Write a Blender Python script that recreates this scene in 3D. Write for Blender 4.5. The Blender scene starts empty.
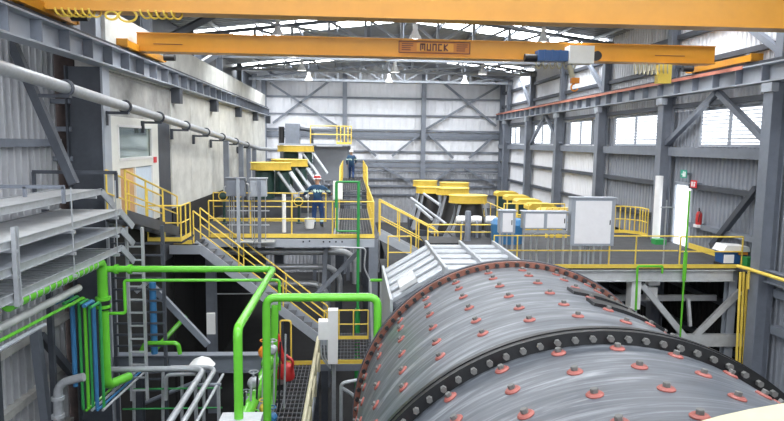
import bpy, bmesh, math, random
from mathutils import Vector, Matrix, Quaternion
random.seed(7)
R = math.radians
scene = bpy.context.scene
COL = scene.collection

# ------------------------------------------------------------------ camera
FOC, VX, VY, ROLL, H = 620.0, 352.0, 142.0, 0.0133, 3.1
CR, SR = math.cos(ROLL), math.sin(ROLL)
_dx, _dy = VX - 392, VY - 210.5
_u, _v = _dx * CR + _dy * SR, -_dx * SR + _dy * CR
_Y = Vector((_u, -_v, -FOC)).normalized()
_p = math.atan2(-_v, FOC)
_Z = Vector((0, math.cos(_p), math.sin(_p)))
_Y = (_Y - _Z * _Y.dot(_Z)).normalized()
_X = _Y.cross(_Z)
def to_world(v):
    return Vector((_X.dot(v), _Y.dot(v), _Z.dot(v)))
_r = to_world(Vector((CR, SR, 0))); _up = to_world(Vector((-SR, CR, 0))); _b = to_world(Vector((0, 0, 1)))
cam = bpy.data.cameras.new('camera'); camo = bpy.data.objects.new('camera', cam); COL.objects.link(camo)
cam.sensor_width = 36; cam.lens = FOC / 784 * 36; cam.clip_end = 300; cam.clip_start = 0.05
camo.matrix_world = Matrix(((_r.x, _up.x, _b.x, 0), (_r.y, _up.y, _b.y, 0), (_r.z, _up.z, _b.z, H), (0, 0, 0, 1)))
scene.camera = camo
def at(px, py, x=None, y=None, z=None):
    """point of the hall seen at a pixel, on a plane x=, y= or z="""
    a, b = px - 392, py - 210.5
    a, b = a * CR + b * SR, -a * SR + b * CR
    d = to_world(Vector((a, -b, -FOC)))
    t = x / d.x if x is not None else (y / d.y if y is not None else (z - H) / d.z)
    return Vector((0, 0, H)) + d * t

# ------------------------------------------------------------------ world, exposure
vs = scene.view_settings
vs.view_transform = 'Standard'; vs.look = 'None'; vs.gamma = 1.0; vs.use_curve_mapping = False
vs.exposure = 0.0
SKY, SKYLIGHT, LAMP = 3.9, 11.0, 260.0
w = bpy.data.worlds.new('sky'); scene.world = w; w.use_nodes = True
bg = w.node_tree.nodes['Background']
bg.inputs[0].default_value = (0.93, 0.96, 1.0, 1); bg.inputs[1].default_value = SKY

# ------------------------------------------------------------------ materials
def mat(name, col, rough=0.5, metal=0.0, noise=0.0, nscale=6.0, emit=0.0, bump=0.0, stretch=(1, 1, 1), col2=None):
    m = bpy.data.materials.new(name); m.use_nodes = True
    nt = m.node_tree; b = nt.nodes['Principled BSDF']
    b.inputs['Base Color'].default_value = (*col, 1); b.inputs['Roughness'].default_value = rough
    b.inputs['Metallic'].default_value = metal
    if emit:
        b.inputs['Emission Color'].default_value = (*col, 1); b.inputs['Emission Strength'].default_value = emit
    if noise or bump:
        tc = nt.nodes.new('ShaderNodeTexCoord'); mp = nt.nodes.new('ShaderNodeMapping')
        mp.inputs['Scale'].default_value = stretch
        n = nt.nodes.new('ShaderNodeTexNoise'); n.inputs['Scale'].default_value = nscale; n.inputs['Detail'].default_value = 6
        n.inputs['Roughness'].default_value = 0.65
        nt.links.new(tc.outputs['Object'], mp.inputs[0]); nt.links.new(mp.outputs[0], n.inputs['Vector'])
        if noise:
            r = nt.nodes.new('ShaderNodeValToRGB')
            lo = [max(0, c * (1 - noise)) for c in col] if col2 is None else col2
            hi = [min(1, c * (1 + noise)) for c in col] if col2 is None else col
            r.color_ramp.elements[0].position = 0.3; r.color_ramp.elements[1].position = 0.7
            r.color_ramp.elements[0].color = (*lo, 1); r.color_ramp.elements[1].color = (*hi, 1)
            nt.links.new(n.outputs['Fac'], r.inputs[0]); nt.links.new(r.outputs[0], b.inputs['Base Color'])
        if bump:
            bp = nt.nodes.new('ShaderNodeBump'); bp.inputs['Strength'].default_value = bump; bp.inputs['Distance'].default_value = 0.02
            nt.links.new(n.outputs['Fac'], bp.inputs['Height']); nt.links.new(bp.outputs[0], b.inputs['Normal'])
    return m
M = dict(
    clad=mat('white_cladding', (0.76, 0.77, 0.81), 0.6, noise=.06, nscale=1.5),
    clad_grey=mat('grey_cladding', (0.26, 0.28, 0.32), 0.5, noise=.08, nscale=2),
    pit=mat('pit_wall_shade', (0.012, 0.012, 0.013), 0.8, noise=.3, nscale=2),  # near black: shade of the unlit pit put into the wall colour
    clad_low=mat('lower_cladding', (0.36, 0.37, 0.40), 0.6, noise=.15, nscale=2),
    steel=mat('painted_steel', (0.18, 0.20, 0.24), 0.45, noise=.12, nscale=3),
    steel_dk=mat('dark_steel', (0.06, 0.068, 0.085), 0.5, noise=.2, nscale=3),
    steel_lt=mat('light_steel', (0.36, 0.39, 0.44), 0.45, noise=.08, nscale=3),
    galv=mat('galvanised', (0.42, 0.44, 0.47), 0.4, 0.35, noise=.12, nscale=9),
    tray=mat('tray_lid', (0.56, 0.57, 0.58), 0.4, 0.2, noise=.12, nscale=5),
    white=mat('white_paint', (0.8, 0.8, 0.8), 0.45, noise=.05),
    panel=mat('cabinet_white', (0.90, 0.89, 0.91), 0.4, noise=.03),
    conc=mat('concrete', (0.56, 0.56, 0.53), 0.85, noise=.18, nscale=1.6, bump=.3),
    conc_dk=mat('stained_concrete', (0.36, 0.36, 0.35), 0.85, noise=.35, nscale=1.3, bump=.3),
    floor=mat('dark_floor', (0.02, 0.02, 0.022), 0.8, noise=.3, nscale=1.5),
    deck=mat('deck_plate', (0.042, 0.044, 0.05), 0.85, noise=.3, nscale=3),
    grate=mat('grating_steel', (0.13, 0.135, 0.15), 0.5, .2, noise=.15),
    crane=mat('crane_orange', (0.58, 0.255, 0.018), 0.4, noise=.07, nscale=2),
    yellow=mat('rail_yellow', (0.84, 0.61, 0.10), 0.45, noise=.08),
    guard=mat('guard_yellow', (0.74, 0.52, 0.075), 0.5, noise=.08),
    cream=mat('cream_paint', (0.50, 0.465, 0.32), 0.45, noise=.05),
    cream_wall=mat('cream_panel', (0.74, 0.74, 0.70), 0.6, noise=.04),
    green=mat('pipe_green', (0.13, 0.50, 0.04), 0.16, noise=.06),
    green_dk=mat('post_green', (0.03, 0.28, 0.07), 0.4, noise=.1),
    teal=mat('machine_green', (0.02, 0.055, 0.05), 0.5, noise=.2),
    blue=mat('pipe_blue', (0.04, 0.17, 0.36), 0.4, noise=.1),
    hoist=mat('hoist_blue', (0.02, 0.09, 0.26), 0.4, noise=.1),
    black=mat('black_rubber', (0.012, 0.012, 0.014), 0.5, noise=.2),
    ringblk=mat('flange_black', (0.02, 0.021, 0.023), 0.35, 0.3, noise=.2),
    ringred=mat('flange_rust', (0.20, 0.075, 0.05), 0.6, noise=.35, nscale=5),
    red=mat('washer_red', (0.29, 0.085, 0.07), 0.5, noise=.15),
    redp=mat('red_paint', (0.5, 0.03, 0.03), 0.4, noise=.1),
    orange=mat('hook_orange', (0.75, 0.25, 0.02), 0.4, noise=.1),
    rust=mat('conductor_red', (0.55, 0.21, 0.15), 0.6, noise=.15, nscale=2),
    nut=mat('nut_grey', (0.16, 0.16, 0.155), 0.5, .3, noise=.1),
    skylight=mat('daylight_glow_sheet', (0.95, 0.98, 1.0), 0.5, emit=SKYLIGHT),  # daylight through the roof sheets put in as a glow
    bulb=mat('lamp_bulb', (1.0, 0.98, 0.95), 0.5, emit=12),
    roofs=mat('roof_sheet', (0.30, 0.315, 0.34), 0.5, .1, noise=.1),
    louv=mat('louvre_daylight_glow', (0.93, 0.95, 0.97), 0.5, emit=.45),  # daylight behind the slats put in as a weak glow
    skin=mat('skin', (0.42, 0.24, 0.16), 0.6, noise=.05),
    cloth=mat('overall_blue', (0.014, 0.045, 0.14), 0.8, noise=.3, nscale=8),
    jacket=mat('jacket_blue', (0.012, 0.055, 0.12), 0.8, noise=.25, nscale=8),
    reflect=mat('reflective_band', (0.55, 0.72, 0.66), 0.5, noise=.05),
    boots=mat('boot_grey', (0.08, 0.085, 0.08), 0.7, noise=.2),
    signg=mat('sign_green', (0.02, 0.33, 0.22), 0.5, noise=.03),
    signr=mat('sign_red', (0.65, 0.03, 0.04), 0.5, noise=.03),
    plate=mat('sign_plate', (0.46, 0.16, 0.02), 0.5, noise=.06),
    ink=mat('sign_ink', (0.10, 0.03, 0.025), 0.6, noise=.05),
    board=mat('board_orange', (0.66, 0.40, 0.20), 0.6, noise=.08),
    door_blue=mat('door_blue_white', (0.58, 0.68, 0.80), 0.5, noise=.06),
)
# control room glass: reflective, slightly green
g = bpy.data.materials.new('window_glass'); g.use_nodes = True
b = g.node_tree.nodes['Principled BSDF']
b.inputs['Base Color'].default_value = (0.42, 0.50, 0.47, 1); b.inputs['Roughness'].default_value = .08; b.inputs['Metallic'].default_value = .75
M['glass'] = g
# mill shell: brushed circumferential streaks from turning (wear in the paint)
def shell_mat():
    m = bpy.data.materials.new('mill_shell'); m.use_nodes = True; nt = m.node_tree; b = nt.nodes['Principled BSDF']
    tc = nt.nodes.new('ShaderNodeTexCoord'); sx = nt.nodes.new('ShaderNodeSeparateXYZ')
    nt.links.new(tc.outputs['Object'], sx.inputs[0])
    at2 = nt.nodes.new('ShaderNodeMath'); at2.operation = 'ARCTAN2'
    nt.links.new(sx.outputs['X'], at2.inputs[0]); nt.links.new(sx.outputs['Z'], at2.inputs[1])
    cb = nt.nodes.new('ShaderNodeCombineXYZ')
    mm = nt.nodes.new('ShaderNodeMath'); mm.operation = 'MULTIPLY'; mm.inputs[1].default_value = 1.6
    nt.links.new(at2.outputs[0], mm.inputs[0]); nt.links.new(mm.outputs[0], cb.inputs[0])
    my = nt.nodes.new('ShaderNodeMath'); my.operation = 'MULTIPLY'; my.inputs[1].default_value = 7
    nt.links.new(sx.outputs['Y'], my.inputs[0]); nt.links.new(my.outputs[0], cb.inputs[1])
    n = nt.nodes.new('ShaderNodeTexNoise'); n.inputs['Scale'].default_value = 1.0; n.inputs['Detail'].default_value = 9; n.inputs['Roughness'].default_value = .68
    n.inputs['Distortion'].default_value = .9
    nt.links.new(cb.outputs[0], n.inputs['Vector'])
    r = nt.nodes.new('ShaderNodeValToRGB'); e = r.color_ramp.elements
    e[0].position = .32; e[0].color = (.045, .053, .066, 1); e[1].position = .74; e[1].color = (.34, .36, .385, 1)
    x = r.color_ramp.elements.new(.52); x.color = (.105, .117, .137, 1)
    nt.links.new(n.outputs['Fac'], r.inputs[0]); nt.links.new(r.outputs[0], b.inputs['Base Color'])
    b.inputs['Metallic'].default_value = .15; b.inputs['Roughness'].default_value = .38
    return m
M['shell'] = shell_mat()

# ------------------------------------------------------------------ mesh helpers
class MB:
    def __init__(s): s.v = []; s.f = []; s.mi = []
    def add(s, vs, fs, mi=0):
        o = len(s.v); s.v += [tuple(v) for v in vs]
        for f in fs: s.f.append(tuple(i + o for i in f)); s.mi.append(mi)
        return s
    def box(s, lo, hi, mi=0):
        x0, y0, z0 = lo; x1, y1, z1 = hi
        return s.add([(x0,y0,z0),(x1,y0,z0),(x1,y1,z0),(x0,y1,z0),(x0,y0,z1),(x1,y0,z1),(x1,y1,z1),(x0,y1,z1)],
                     [(3,2,1,0),(4,5,6,7),(0,1,5,4),(1,2,6,5),(2,3,7,6),(3,0,4,7)], mi)
    def bar(s, p, q, wd, ht, up=(0, 0, 1), off=(0, 0), mi=0):
        p, q = Vector(p), Vector(q); d = (q - p).normalized(); u = Vector(up)
        if abs(d.dot(u)) > .98: u = Vector((0, 1, 0)) if abs(d.y) < .9 else Vector((1, 0, 0))
        sd = d.cross(u).normalized(); u = sd.cross(d)
        vs = []
        for c in (p, q):
            for a, b_ in ((-1,-1),(1,-1),(1,1),(-1,1)):
                vs.append(c + sd * (a * wd / 2 + off[0]) + u * (b_ * ht / 2 + off[1]))
        return s.add(vs, [(0,1,2,3),(7,6,5,4),(0,4,5,1),(1,5,6,2),(2,6,7,3),(3,7,4,0)], mi)
    def ibeam(s, p, q, wd, ht, up=(0, 0, 1), t=.025):
        s.bar(p, q, t, ht - 2 * t, up); s.bar(p, q, wd, t, up, (0, ht / 2 - t / 2)); s.bar(p, q, wd, t, up, (0, -ht / 2 + t / 2)); return s
    def channel(s, p, q, wd, ht, up=(0, 0, 1), t=.02):
        s.bar(p, q, t, ht - 2 * t, up, (wd / 2 - t / 2, 0)); s.bar(p, q, wd, t, up, (0, ht / 2 - t / 2)); s.bar(p, q, wd, t, up, (0, -ht / 2 + t / 2)); return s
    def tube(s, pts, r, n=8, bend=0.0, mi=0, closed=False):
        P = [Vector(p) for p in pts]
        if bend and len(P) > 2:
            Q = [P[0]]
            for i in range(1, len(P) - 1):
                a, b_, c = P[i - 1], P[i], P[i + 1]
                k = min(bend, (a - b_).length * .49, (c - b_).length * .49)
                s0 = b_ + (a - b_).normalized() * k; s1 = b_ + (c - b_).normalized() * k
                for j in range(6):
                    t = j / 5; Q.append((1 - t) ** 2 * s0 + 2 * t * (1 - t) * b_ + t * t * s1)
            Q.append(P[-1]); P = Q
        rr = r if isinstance(r, (list, tuple)) else [r] * len(P)
        tan = []
        for i in range(len(P)):
            a = P[max(i - 1, 0)]; c = P[min(i + 1, len(P) - 1)]
            if closed: a = P[i - 1]; c = P[(i + 1) % len(P)]
            tan.append((c - a).normalized())
        u = Vector((0, 0, 1)) if abs(tan[0].z) < .9 else Vector((1, 0, 0))
        vs = []
        for i, p in enumerate(P):
            sd = tan[i].cross(u)
            if sd.length < 1e-5: sd = tan[i].orthogonal()
            sd.normalize(); u = sd.cross(tan[i]).normalized()
            for k in range(n):
                a = 2 * math.pi * k / n; vs.append(p + (sd * math.cos(a) + u * math.sin(a)) * rr[i])
        fs = []
        m = len(P)
        for i in range(m if closed else m - 1):
            i2 = (i + 1) % m
            for k in range(n): fs.append((i * n + k, i * n + (k + 1) % n, i2 * n + (k + 1) % n, i2 * n + k))
        if not closed: fs += [tuple(range(n))[::-1], tuple((m - 1) * n + k for k in range(n))]
        return s.add(vs, fs, mi)
    def lathe(s, prof, n=16, c=(0, 0, 0), axis='z', mi=0, a0=0, a1=2 * math.pi, cap=True):
        c = Vector(c); full = abs(a1 - a0 - 2 * math.pi) < 1e-6; cols = n if full else n + 1
        vs = []
        for i in range(cols):
            a = a0 + (a1 - a0) * i / n
            for r, h in prof:
                x, y = r * math.cos(a), r * math.sin(a)
                vs.append(c + {'z': Vector((x, y, h)), 'y': Vector((x, h, y)), 'x': Vector((h, x, y))}[axis])
        k = len(prof); fs = []
        for i in range(n):
            j = (i + 1) % cols
            for t in range(k - 1): fs.append((i * k + t, j * k + t, j * k + t + 1, i * k + t + 1))
        if full and cap:
            if prof[0][0] > 1e-6: fs.append(tuple(i * k for i in range(n))[::-1])
            if prof[-1][0] > 1e-6: fs.append(tuple(i * k + k - 1 for i in range(n)))
        return s.add(vs, fs, mi)
    def prism(s, poly, lo, hi, axis='y', mi=0):
        def P(a, b_, h): return {'y': (a, h, b_), 'x': (h, a, b_), 'z': (a, b_, h)}[axis]
        n = len(poly); vs = [P(a, b_, lo) for a, b_ in poly] + [P(a, b_, hi) for a, b_ in poly]
        fs = [tuple(range(n))[::-1], tuple(range(n, 2 * n))] + [(i, (i + 1) % n, n + (i + 1) % n, n + i) for i in range(n)]
        return s.add(vs, fs, mi)
    def mesh(s, name, mats, smooth=False):
        me = bpy.data.meshes.new(name); me.from_pydata(s.v, [], s.f); me.update()
        for m in (mats if isinstance(mats, (list, tuple)) else [mats]): me.materials.append(m)
        if any(s.mi): me.polygons.foreach_set('material_index', s.mi)
        bm = bmesh.new(); bm.from_mesh(me); bmesh.ops.recalc_face_normals(bm, faces=bm.faces); bm.to_mesh(me); bm.free()
        if smooth:
            me.polygons.foreach_set('use_smooth', [True] * len(me.polygons))
            try: me.set_sharp_from_angle(angle=R(38))
            except Exception: pass
        return me
    def build(s, name, mats, parent=None, smooth=False):
        o = bpy.data.objects.new(name, s.mesh(name, mats, smooth)); COL.objects.link(o)
        if parent: adopt(o, parent)
        return o
def wloc(o):
    v = Vector((0, 0, 0))
    while o: v += o.location; o = o.parent if True else None
    return v
BASE = {}
def adopt(o, parent):
    """child of an unrotated parent whose mesh is written in hall coordinates"""
    o.parent = parent; o.matrix_parent_inverse = Matrix.Translation(-BASE.get(parent.name, Vector((0, 0, 0))))
def inst(me, name, parent=None, loc=(0, 0, 0), rot=(0, 0, 0), scale=(1, 1, 1)):
    o = bpy.data.objects.new(name, me); COL.objects.link(o)
    if parent: adopt(o, parent)
    o.location = loc; o.rotation_euler = rot; o.scale = scale
    return o
def tag(o, label, cat, group=None):
    o['label'] = label; o['category'] = cat
    if group: o['group'] = group
    return o
def thing(name, label, cat, loc=(0, 0, 0), group=None):
    o = bpy.data.objects.new(name, None); COL.objects.link(o); o.location = loc; o.empty_display_size = .1
    BASE[o.name] = Vector(loc)
    return tag(o, label, cat, group)
def structure(o): o['kind'] = 'structure'; return o
def struct_root(name):
    o = bpy.data.objects.new(name, None); COL.objects.link(o); BASE[o.name] = Vector((0, 0, 0)); return structure(o)
def copy_tree(o, parent=None):
    c = o.copy(); COL.objects.link(c)
    if parent: c.parent = parent
    for ch in list(o.children): copy_tree(ch, c)
    return c

LOWZ = -3.2      # lower service level
GZ = -6.0        # ground slab
XL, XR, YB = -6.6, 10.45, 43.0
def roof_z(x): return 8.4 - abs(x - 2.3) * .124

# ------------------------------------------------------------------ floor and ceiling
structure(MB().box((XL - .3, -14, GZ - .3), (XR + .3, YB + .3, GZ)).build('floor', M['floor']))
ceil = struct_root('ceiling')
def roof_sheet_mesh(side, wdt, mt, ribs):
    mb = MB(); x1 = XL - .3 if side < 0 else XR + .3
    n = ribs * 4; ys = []
    for i in range(ribs):
        p = wdt / ribs; b0 = i * p
        ys += [(b0, 0), (b0 + p * .55, 0), (b0 + p * .68, .05), (b0 + p * .87, .05)]
    ys.append((wdt, 0))
    vs = []
    for y, h in ys:
        vs += [(2.3, y, 8.4 + h), (x1, y, roof_z(x1) + h)]
    mb.add(vs, [(2 * i, 2 * i + 1, 2 * i + 3, 2 * i + 2) for i in range(len(ys) - 1)])
    return mb.mesh('roof_sheet', mt)
rsm = {sd: roof_sheet_mesh(sd, 1.3, M['roofs'], 4) for sd in (-1, 1)}
slm = {sd: roof_sheet_mesh(sd, 1.3, M['skylight'], 4) for sd in (-1, 1)}
YR0 = -0.7
for i in range(34):
    y = YR0 + i * 1.3
    for sd in (-1, 1):
        sky = i % 8 in (4, 5)
        inst((slm if sky else rsm)[sd], 'skylight_sheet' if sky else 'roof_sheet', ceil, (0, y, 0))
for k in range(-5, 6):
    x = 2.3 + k * 1.5 + (0.01 if k == 0 else 0)
    z = roof_z(x) - .1
    MB().channel((x, YR0, z), (x, YB, z), .07, .16).build('purlin', M['steel'], ceil)
# lattice trusses
BAYS = [14.4, 19.6, 24.8, 30.0, 35.2, 40.4]
for y in BAYS:
    tr = bpy.data.objects.new('truss', None); COL.objects.link(tr); adopt(tr, ceil); BASE[tr.name] = Vector((0, 0, 0))
    zt = lambda x: roof_z(x) - .26
    MB().bar((XL, y, 7.0), (XR, y, 7.0), .16, .14).build('bottom_chord', M['steel_lt'], tr)
    MB().bar((XL, y, zt(XL)), (2.3, y, zt(2.3)), .12, .12).build('top_chord', M['steel'], tr)
    MB().bar((2.3, y, zt(2.3)), (XR, y, zt(XR)), .12, .12).build('top_chord', M['steel'], tr)
    n = 12; dxx = (XR - XL) / n
    for i in range(n + 1):
        x = XL + i * dxx
        if 0 < i < n: MB().bar((x, y, 7.0), (x, y, zt(x)), .1, .1).build('truss_post', M['steel_lt'], tr)
        if i < n:
            a, b_ = (x, x + dxx) if x < 2 else (x + dxx, x)
            MB().bar((a, y, zt(a)), (b_, y, 7.0), .09, .09).build('truss_diagonal', M['steel_lt'], tr)
for x0, y0, x1, y1 in ((-6, 24.8, 2, 30), (2.3, 24.8, -5, 30), (2.3, 30, 10, 35.2), (10, 30, 2.5, 35.2), (-6, 35.2, 2.3, 30), (-6, 19.6, 1, 24.8), (3, 19.6, 10, 24.8)):
    MB().tube([(x0, y0, 7.08), (x1, y1, 7.08)], .045, 6).build('wind_brace', M['steel_lt'], ceil)

# ------------------------------------------------------------------ cladding sheets
def sheet_mesh(name, wdt, z0, z1, mt, pitch, depth=.035, topfn=None):
    """ribbed sheet in the XZ plane, ribs towards -Y"""
    n = max(1, round(wdt / pitch)); p = wdt / n; xs = []
    for i in range(n):
        b0 = i * p; xs += [(b0, 0), (b0 + p * .5, 0), (b0 + p * .62, depth), (b0 + p * .88, depth)]
    xs.append((wdt + .004, 0)); vs = []
    for x, h in xs: vs += [(x, -h, z0), (x, -h, z1 if topfn is None else topfn(x))]
    return MB().add(vs, [(2 * i, 2 * i + 2, 2 * i + 3, 2 * i + 1) for i in range(len(xs) - 1)]).mesh(name, mt)
# back wall
wb = struct_root('wall_back')
nb = 17; bw = (XR - XL) / nb
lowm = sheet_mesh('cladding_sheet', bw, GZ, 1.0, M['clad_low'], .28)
for i in range(nb):
    x = XL + i * bw
    me = sheet_mesh('cladding_sheet', bw, 1.0, 8, M['clad'], .5, .02, lambda q, x=x: roof_z(x + q) + .03)
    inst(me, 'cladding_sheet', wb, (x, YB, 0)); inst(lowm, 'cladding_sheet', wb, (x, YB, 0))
for z, h, mt in ((7.19, .14, 'steel'), (6.1, .16, 'steel'), (4.95, .14, 'steel'), (3.92, .16, 'steel'), (3.62, .3, 'steel_lt'), (3.40, .14, 'steel'), (2.48, .14, 'steel'),
                 (1.85, .16, 'steel'), (1.55, .3, 'steel_lt'), (1.15, .14, 'steel'), (.6, .14, 'steel_dk'), (.1, .14, 'steel_dk'), (-.5, .14, 'steel_dk')):
    if mt == 'steel_lt': MB().bar((XL, YB - .16, z), (XR, YB - .16, z), .08, h).build('wind_girder', M['steel'], wb)
    else: MB().channel((XL, YB - .1, z), (XR, YB - .1, z), .12, h * .8).build('girt', M['steel'], wb)
for x in (-5.9, -.5, 4.87, 10.3):
    MB().ibeam((x, YB - .45, GZ), (x, YB - .45, roof_z(x) - .2), .3, .3, (0, 1, 0)).build('column', M['steel'], wb)
for a, b_ in (((270, 83), (343, 130)), ((336, 76), (273, 123)), ((435, 76), (496, 126)), ((499, 86), (426, 129)), ((352, 135), (376, 156)), ((419, 135), (392, 156)),
              ((429, 135), (453, 158)), ((493, 137), (469, 158)), ((383, 167), (410, 182)), ((454, 168), (432, 182)), ((464, 168), (494, 184))):
    MB().bar(at(*a, y=YB - .32), at(*b_, y=YB - .32), .14, .14, (0, 1, 0)).build('brace', M['steel'], wb)

# right wall
wr = struct_root('wall_right')
def rsheet(y0, y1, z0, z1, mt=None):
    n = max(1, round((y1 - y0) / 1.0)); wd = (y1 - y0) / n
    me = sheet_mesh('cladding_sheet', wd, z0, z1, mt or M['clad_grey'], .2, .04)
    for i in range(n): inst(me, 'cladding_sheet', wr, (XR, y0 + (i + 1) * wd, 0), (0, 0, -math.pi / 2))
WIN = [(15.2, 18.1), (20.6, 24.2), (26.6, 29.3), (32.2, 35.2 - .0), (38.2, 40.4)]
WZ0, WZ1 = 3.13, 4.19
DY0, DY1, DZ = 18.3, 19.35, 1.93
RT = roof_z(XR) + .05
rsheet(8, YB, WZ1, RT, M['clad'])
seg = [8] + [v for wn in WIN for v in wn] + [YB]
for i in range(0, len(seg), 2): rsheet(seg[i], seg[i + 1], WZ0, WZ1, M['clad_grey'])
rsheet(8, 14.6, GZ, WZ0); rsheet(14.6, DY0, -.1, WZ0); rsheet(DY1, 24.8, -.1, WZ0); rsheet(24.8, YB, -1.2, WZ0, M['clad']); rsheet(DY0, DY1, DZ, WZ0); rsheet(14.6, 24.8, GZ, -.1, M['pit']); rsheet(24.8, YB, GZ, -1.2, M['pit'])  # lower rows take the dark pit colour in place of shade
for k, (y0, y1) in enumerate(WIN):
    wroot = struct_root('window_%d' % (k + 1))
    f = MB()
    for a, b_ in (((y0, WZ0), (y1, WZ0)), ((y0, WZ1), (y1, WZ1)), ((y0, WZ0), (y0, WZ1)), ((y1, WZ0), (y1, WZ1)), (((y0 + y1) / 2, WZ0), ((y0 + y1) / 2, WZ1))):
        f.bar((XR - .02, a[0], a[1]), (XR - .02, b_[0], b_[1]), .07, .06, (1, 0, 0))
    f.build('window_frame', M['steel_lt'], wroot)
    MB().bar((XR - .04, y0, WZ0 + .2), (XR - .04, y1, WZ0 + .2), .05, .03).build('window_bar', M['steel_lt'], wroot)
    sl = MB(); nsl = 10; hh = (WZ1 - WZ0) / nsl
    sl.add([(XR + .01, y0, 0), (XR + .01, y1, 0), (XR + .10, y1, -hh * .72), (XR + .10, y0, -hh * .72), (XR + .02, y0, .01), (XR + .02, y1, .01), (XR + .11, y1, -hh * .72 + .01), (XR + .11, y0, -hh * .72 + .01)],
           [(3,2,1,0),(4,5,6,7),(0,1,5,4),(1,2,6,5),(2,3,7,6),(3,0,4,7)])
    sl.box((XR - .005, y0, -.004), (XR + .012, y1, .018), 1)
    slme = sl.mesh('louvre_slat', [M['louv'], M['galv']])
    for i in range(nsl): inst(slme, 'louvre_slat', wroot, (0, 0, WZ0 + (i + 1) * hh - .01))
# doorway to daylight: frame and opened leaf
dr = struct_root('door_1')
f = MB()
for a, b_ in (((DY0, 0), (DY0, DZ)), ((DY1, 0), (DY1, DZ)), ((DY0, DZ), (DY1, DZ))):
    f.bar((XR - .03, a[0], a[1]), (XR - .03, b_[0], b_[1]), .1, .07, (1, 0, 0))
f.build('door_frame', M['steel_lt'], dr)
lf = MB().box((XR + .08, DY0 - .09, .03), (XR + 1.0, DY0 - .04, DZ - .03)).build('door_leaf', M['white'], dr)
MB().tube([(XR + .85, DY0 - .04, .95), (XR + .85, DY0 + .02, .95), (XR + .75, DY0 + .02, .95)], .012, 6).build('door_handle', M['galv'], lf)
structure(MB().box((XR + .05, 8, -.3), (XR + 30, 60, -.02)).build('floor_outside', mat('bright_yard', (.8, .8, .8), .8, noise=.03)))
# the hall goes on behind the camera: plain walls, end wall open above a sill
rsheet(-6, 8, GZ, RT)
wf = struct_root('wall_front')  # unseen end wall added to keep sky light off the pit
fm = sheet_mesh('cladding_sheet', bw, GZ, 2.4, M['clad_low'], .28)
for i in range(nb): inst(fm, 'cladding_sheet', wf, (XL + i * bw, -6, 0))
# girts and deep ledge beams between the columns
CX0, CX1 = 9.9, 10.3
for i in range(len(BAYS)):
    y0 = BAYS[i] + .2 if i else BAYS[0] + .2; y1 = (BAYS[i + 1] if i + 1 < len(BAYS) else YB) - .2
    MB().channel((CX1 - .02, y1, 2.93), (CX1 - .02, y0, 2.93), .3, .28).build('ledge_beam', M['steel'], wr)
    if not (y0 < DY0 < y1): MB().channel((XR - .14, y1, 1.86), (XR - .14, y0, 1.86), .2, .14).build('girt', M['steel_dk'], wr)
    else:
        MB().channel((XR - .14, DY0 - .1, 1.9), (XR - .14, y0, 1.9), .2, .14).build('girt', M['steel_dk'], wr)
    for z in (.75, -1.2, -2.4):
        if z > 0 and y0 < DY0 < y1:
            MB().channel((XR - .14, DY0 - .25, z), (XR - .14, y0, z), .2, .14).build('girt', M['steel'], wr)
        else: MB().channel((XR - .14, y1, z), (XR - .14, y0, z), .2, .14).build('girt', M['steel_dk'], wr)
    for z in (5.6, 6.5): MB().channel((XR - .14, y1, z), (XR - .14, y0, z), .2, .14).build('girt', M['steel_dk'], wr)
    MB().channel((XR - .14, y1, 4.35), (XR - .14, y0, 4.35), .2, .14).build('girt', M['steel_dk'], wr)
MB().ibeam((CX0 + .2, 8, .0), (CX0 + .2, 14.2, .0), .2, .3).build('ledge_beam', M['steel'], wr)
for z in (-.4, -1.3): MB().channel((XR - .14, 14.1, z), (XR - .14, 8, z), .2, .2).build('girt', M['steel'], wr)
for y in BAYS:
    c = MB(); c.ibeam(((CX0 + CX1) / 2, y, GZ), ((CX0 + CX1) / 2, y, 4.62), .34, CX1 - CX0, (1, 0, 0)).build('column', M['steel'], wr)
    MB().ibeam((10.22, y, 4.62), (10.22, y, RT - .2), .26, .28, (1, 0, 0)).build('upper_column', M['steel'], wr)
    MB().box((CX0 - .06, y - .19, 4.42), (CX0 + .12, y + .19, 4.63)).build('corbel', M['steel_lt'], wr)
for (y0, z0, y1, z1) in ((19.75, 3.1, 17.0, 4.6), (14.5, 3.1, 16.9, 4.6), (29.9, 3.1, 32.4, 4.6), (35.1, 3.1, 32.6, 4.6), (14.5, 5.4, 17.4, 7.2), (24.9, 5.3, 27.4, 7.1), (35.3, 5.3, 37.6, 7.0), (40.3, 3.1, 42, 4.6)):
    MB().bar((CX1 - .12, y0, z0), (CX1 - .12, y1, z1), .15, .15, (1, 0, 0)).build('brace', M['steel'], wr)
MB().bar(at(757, 188, x=10.2), at(712, 246, x=10.2), .15, .15, (1, 0, 0)).build('brace', M['steel_dk'], wr)

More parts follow.
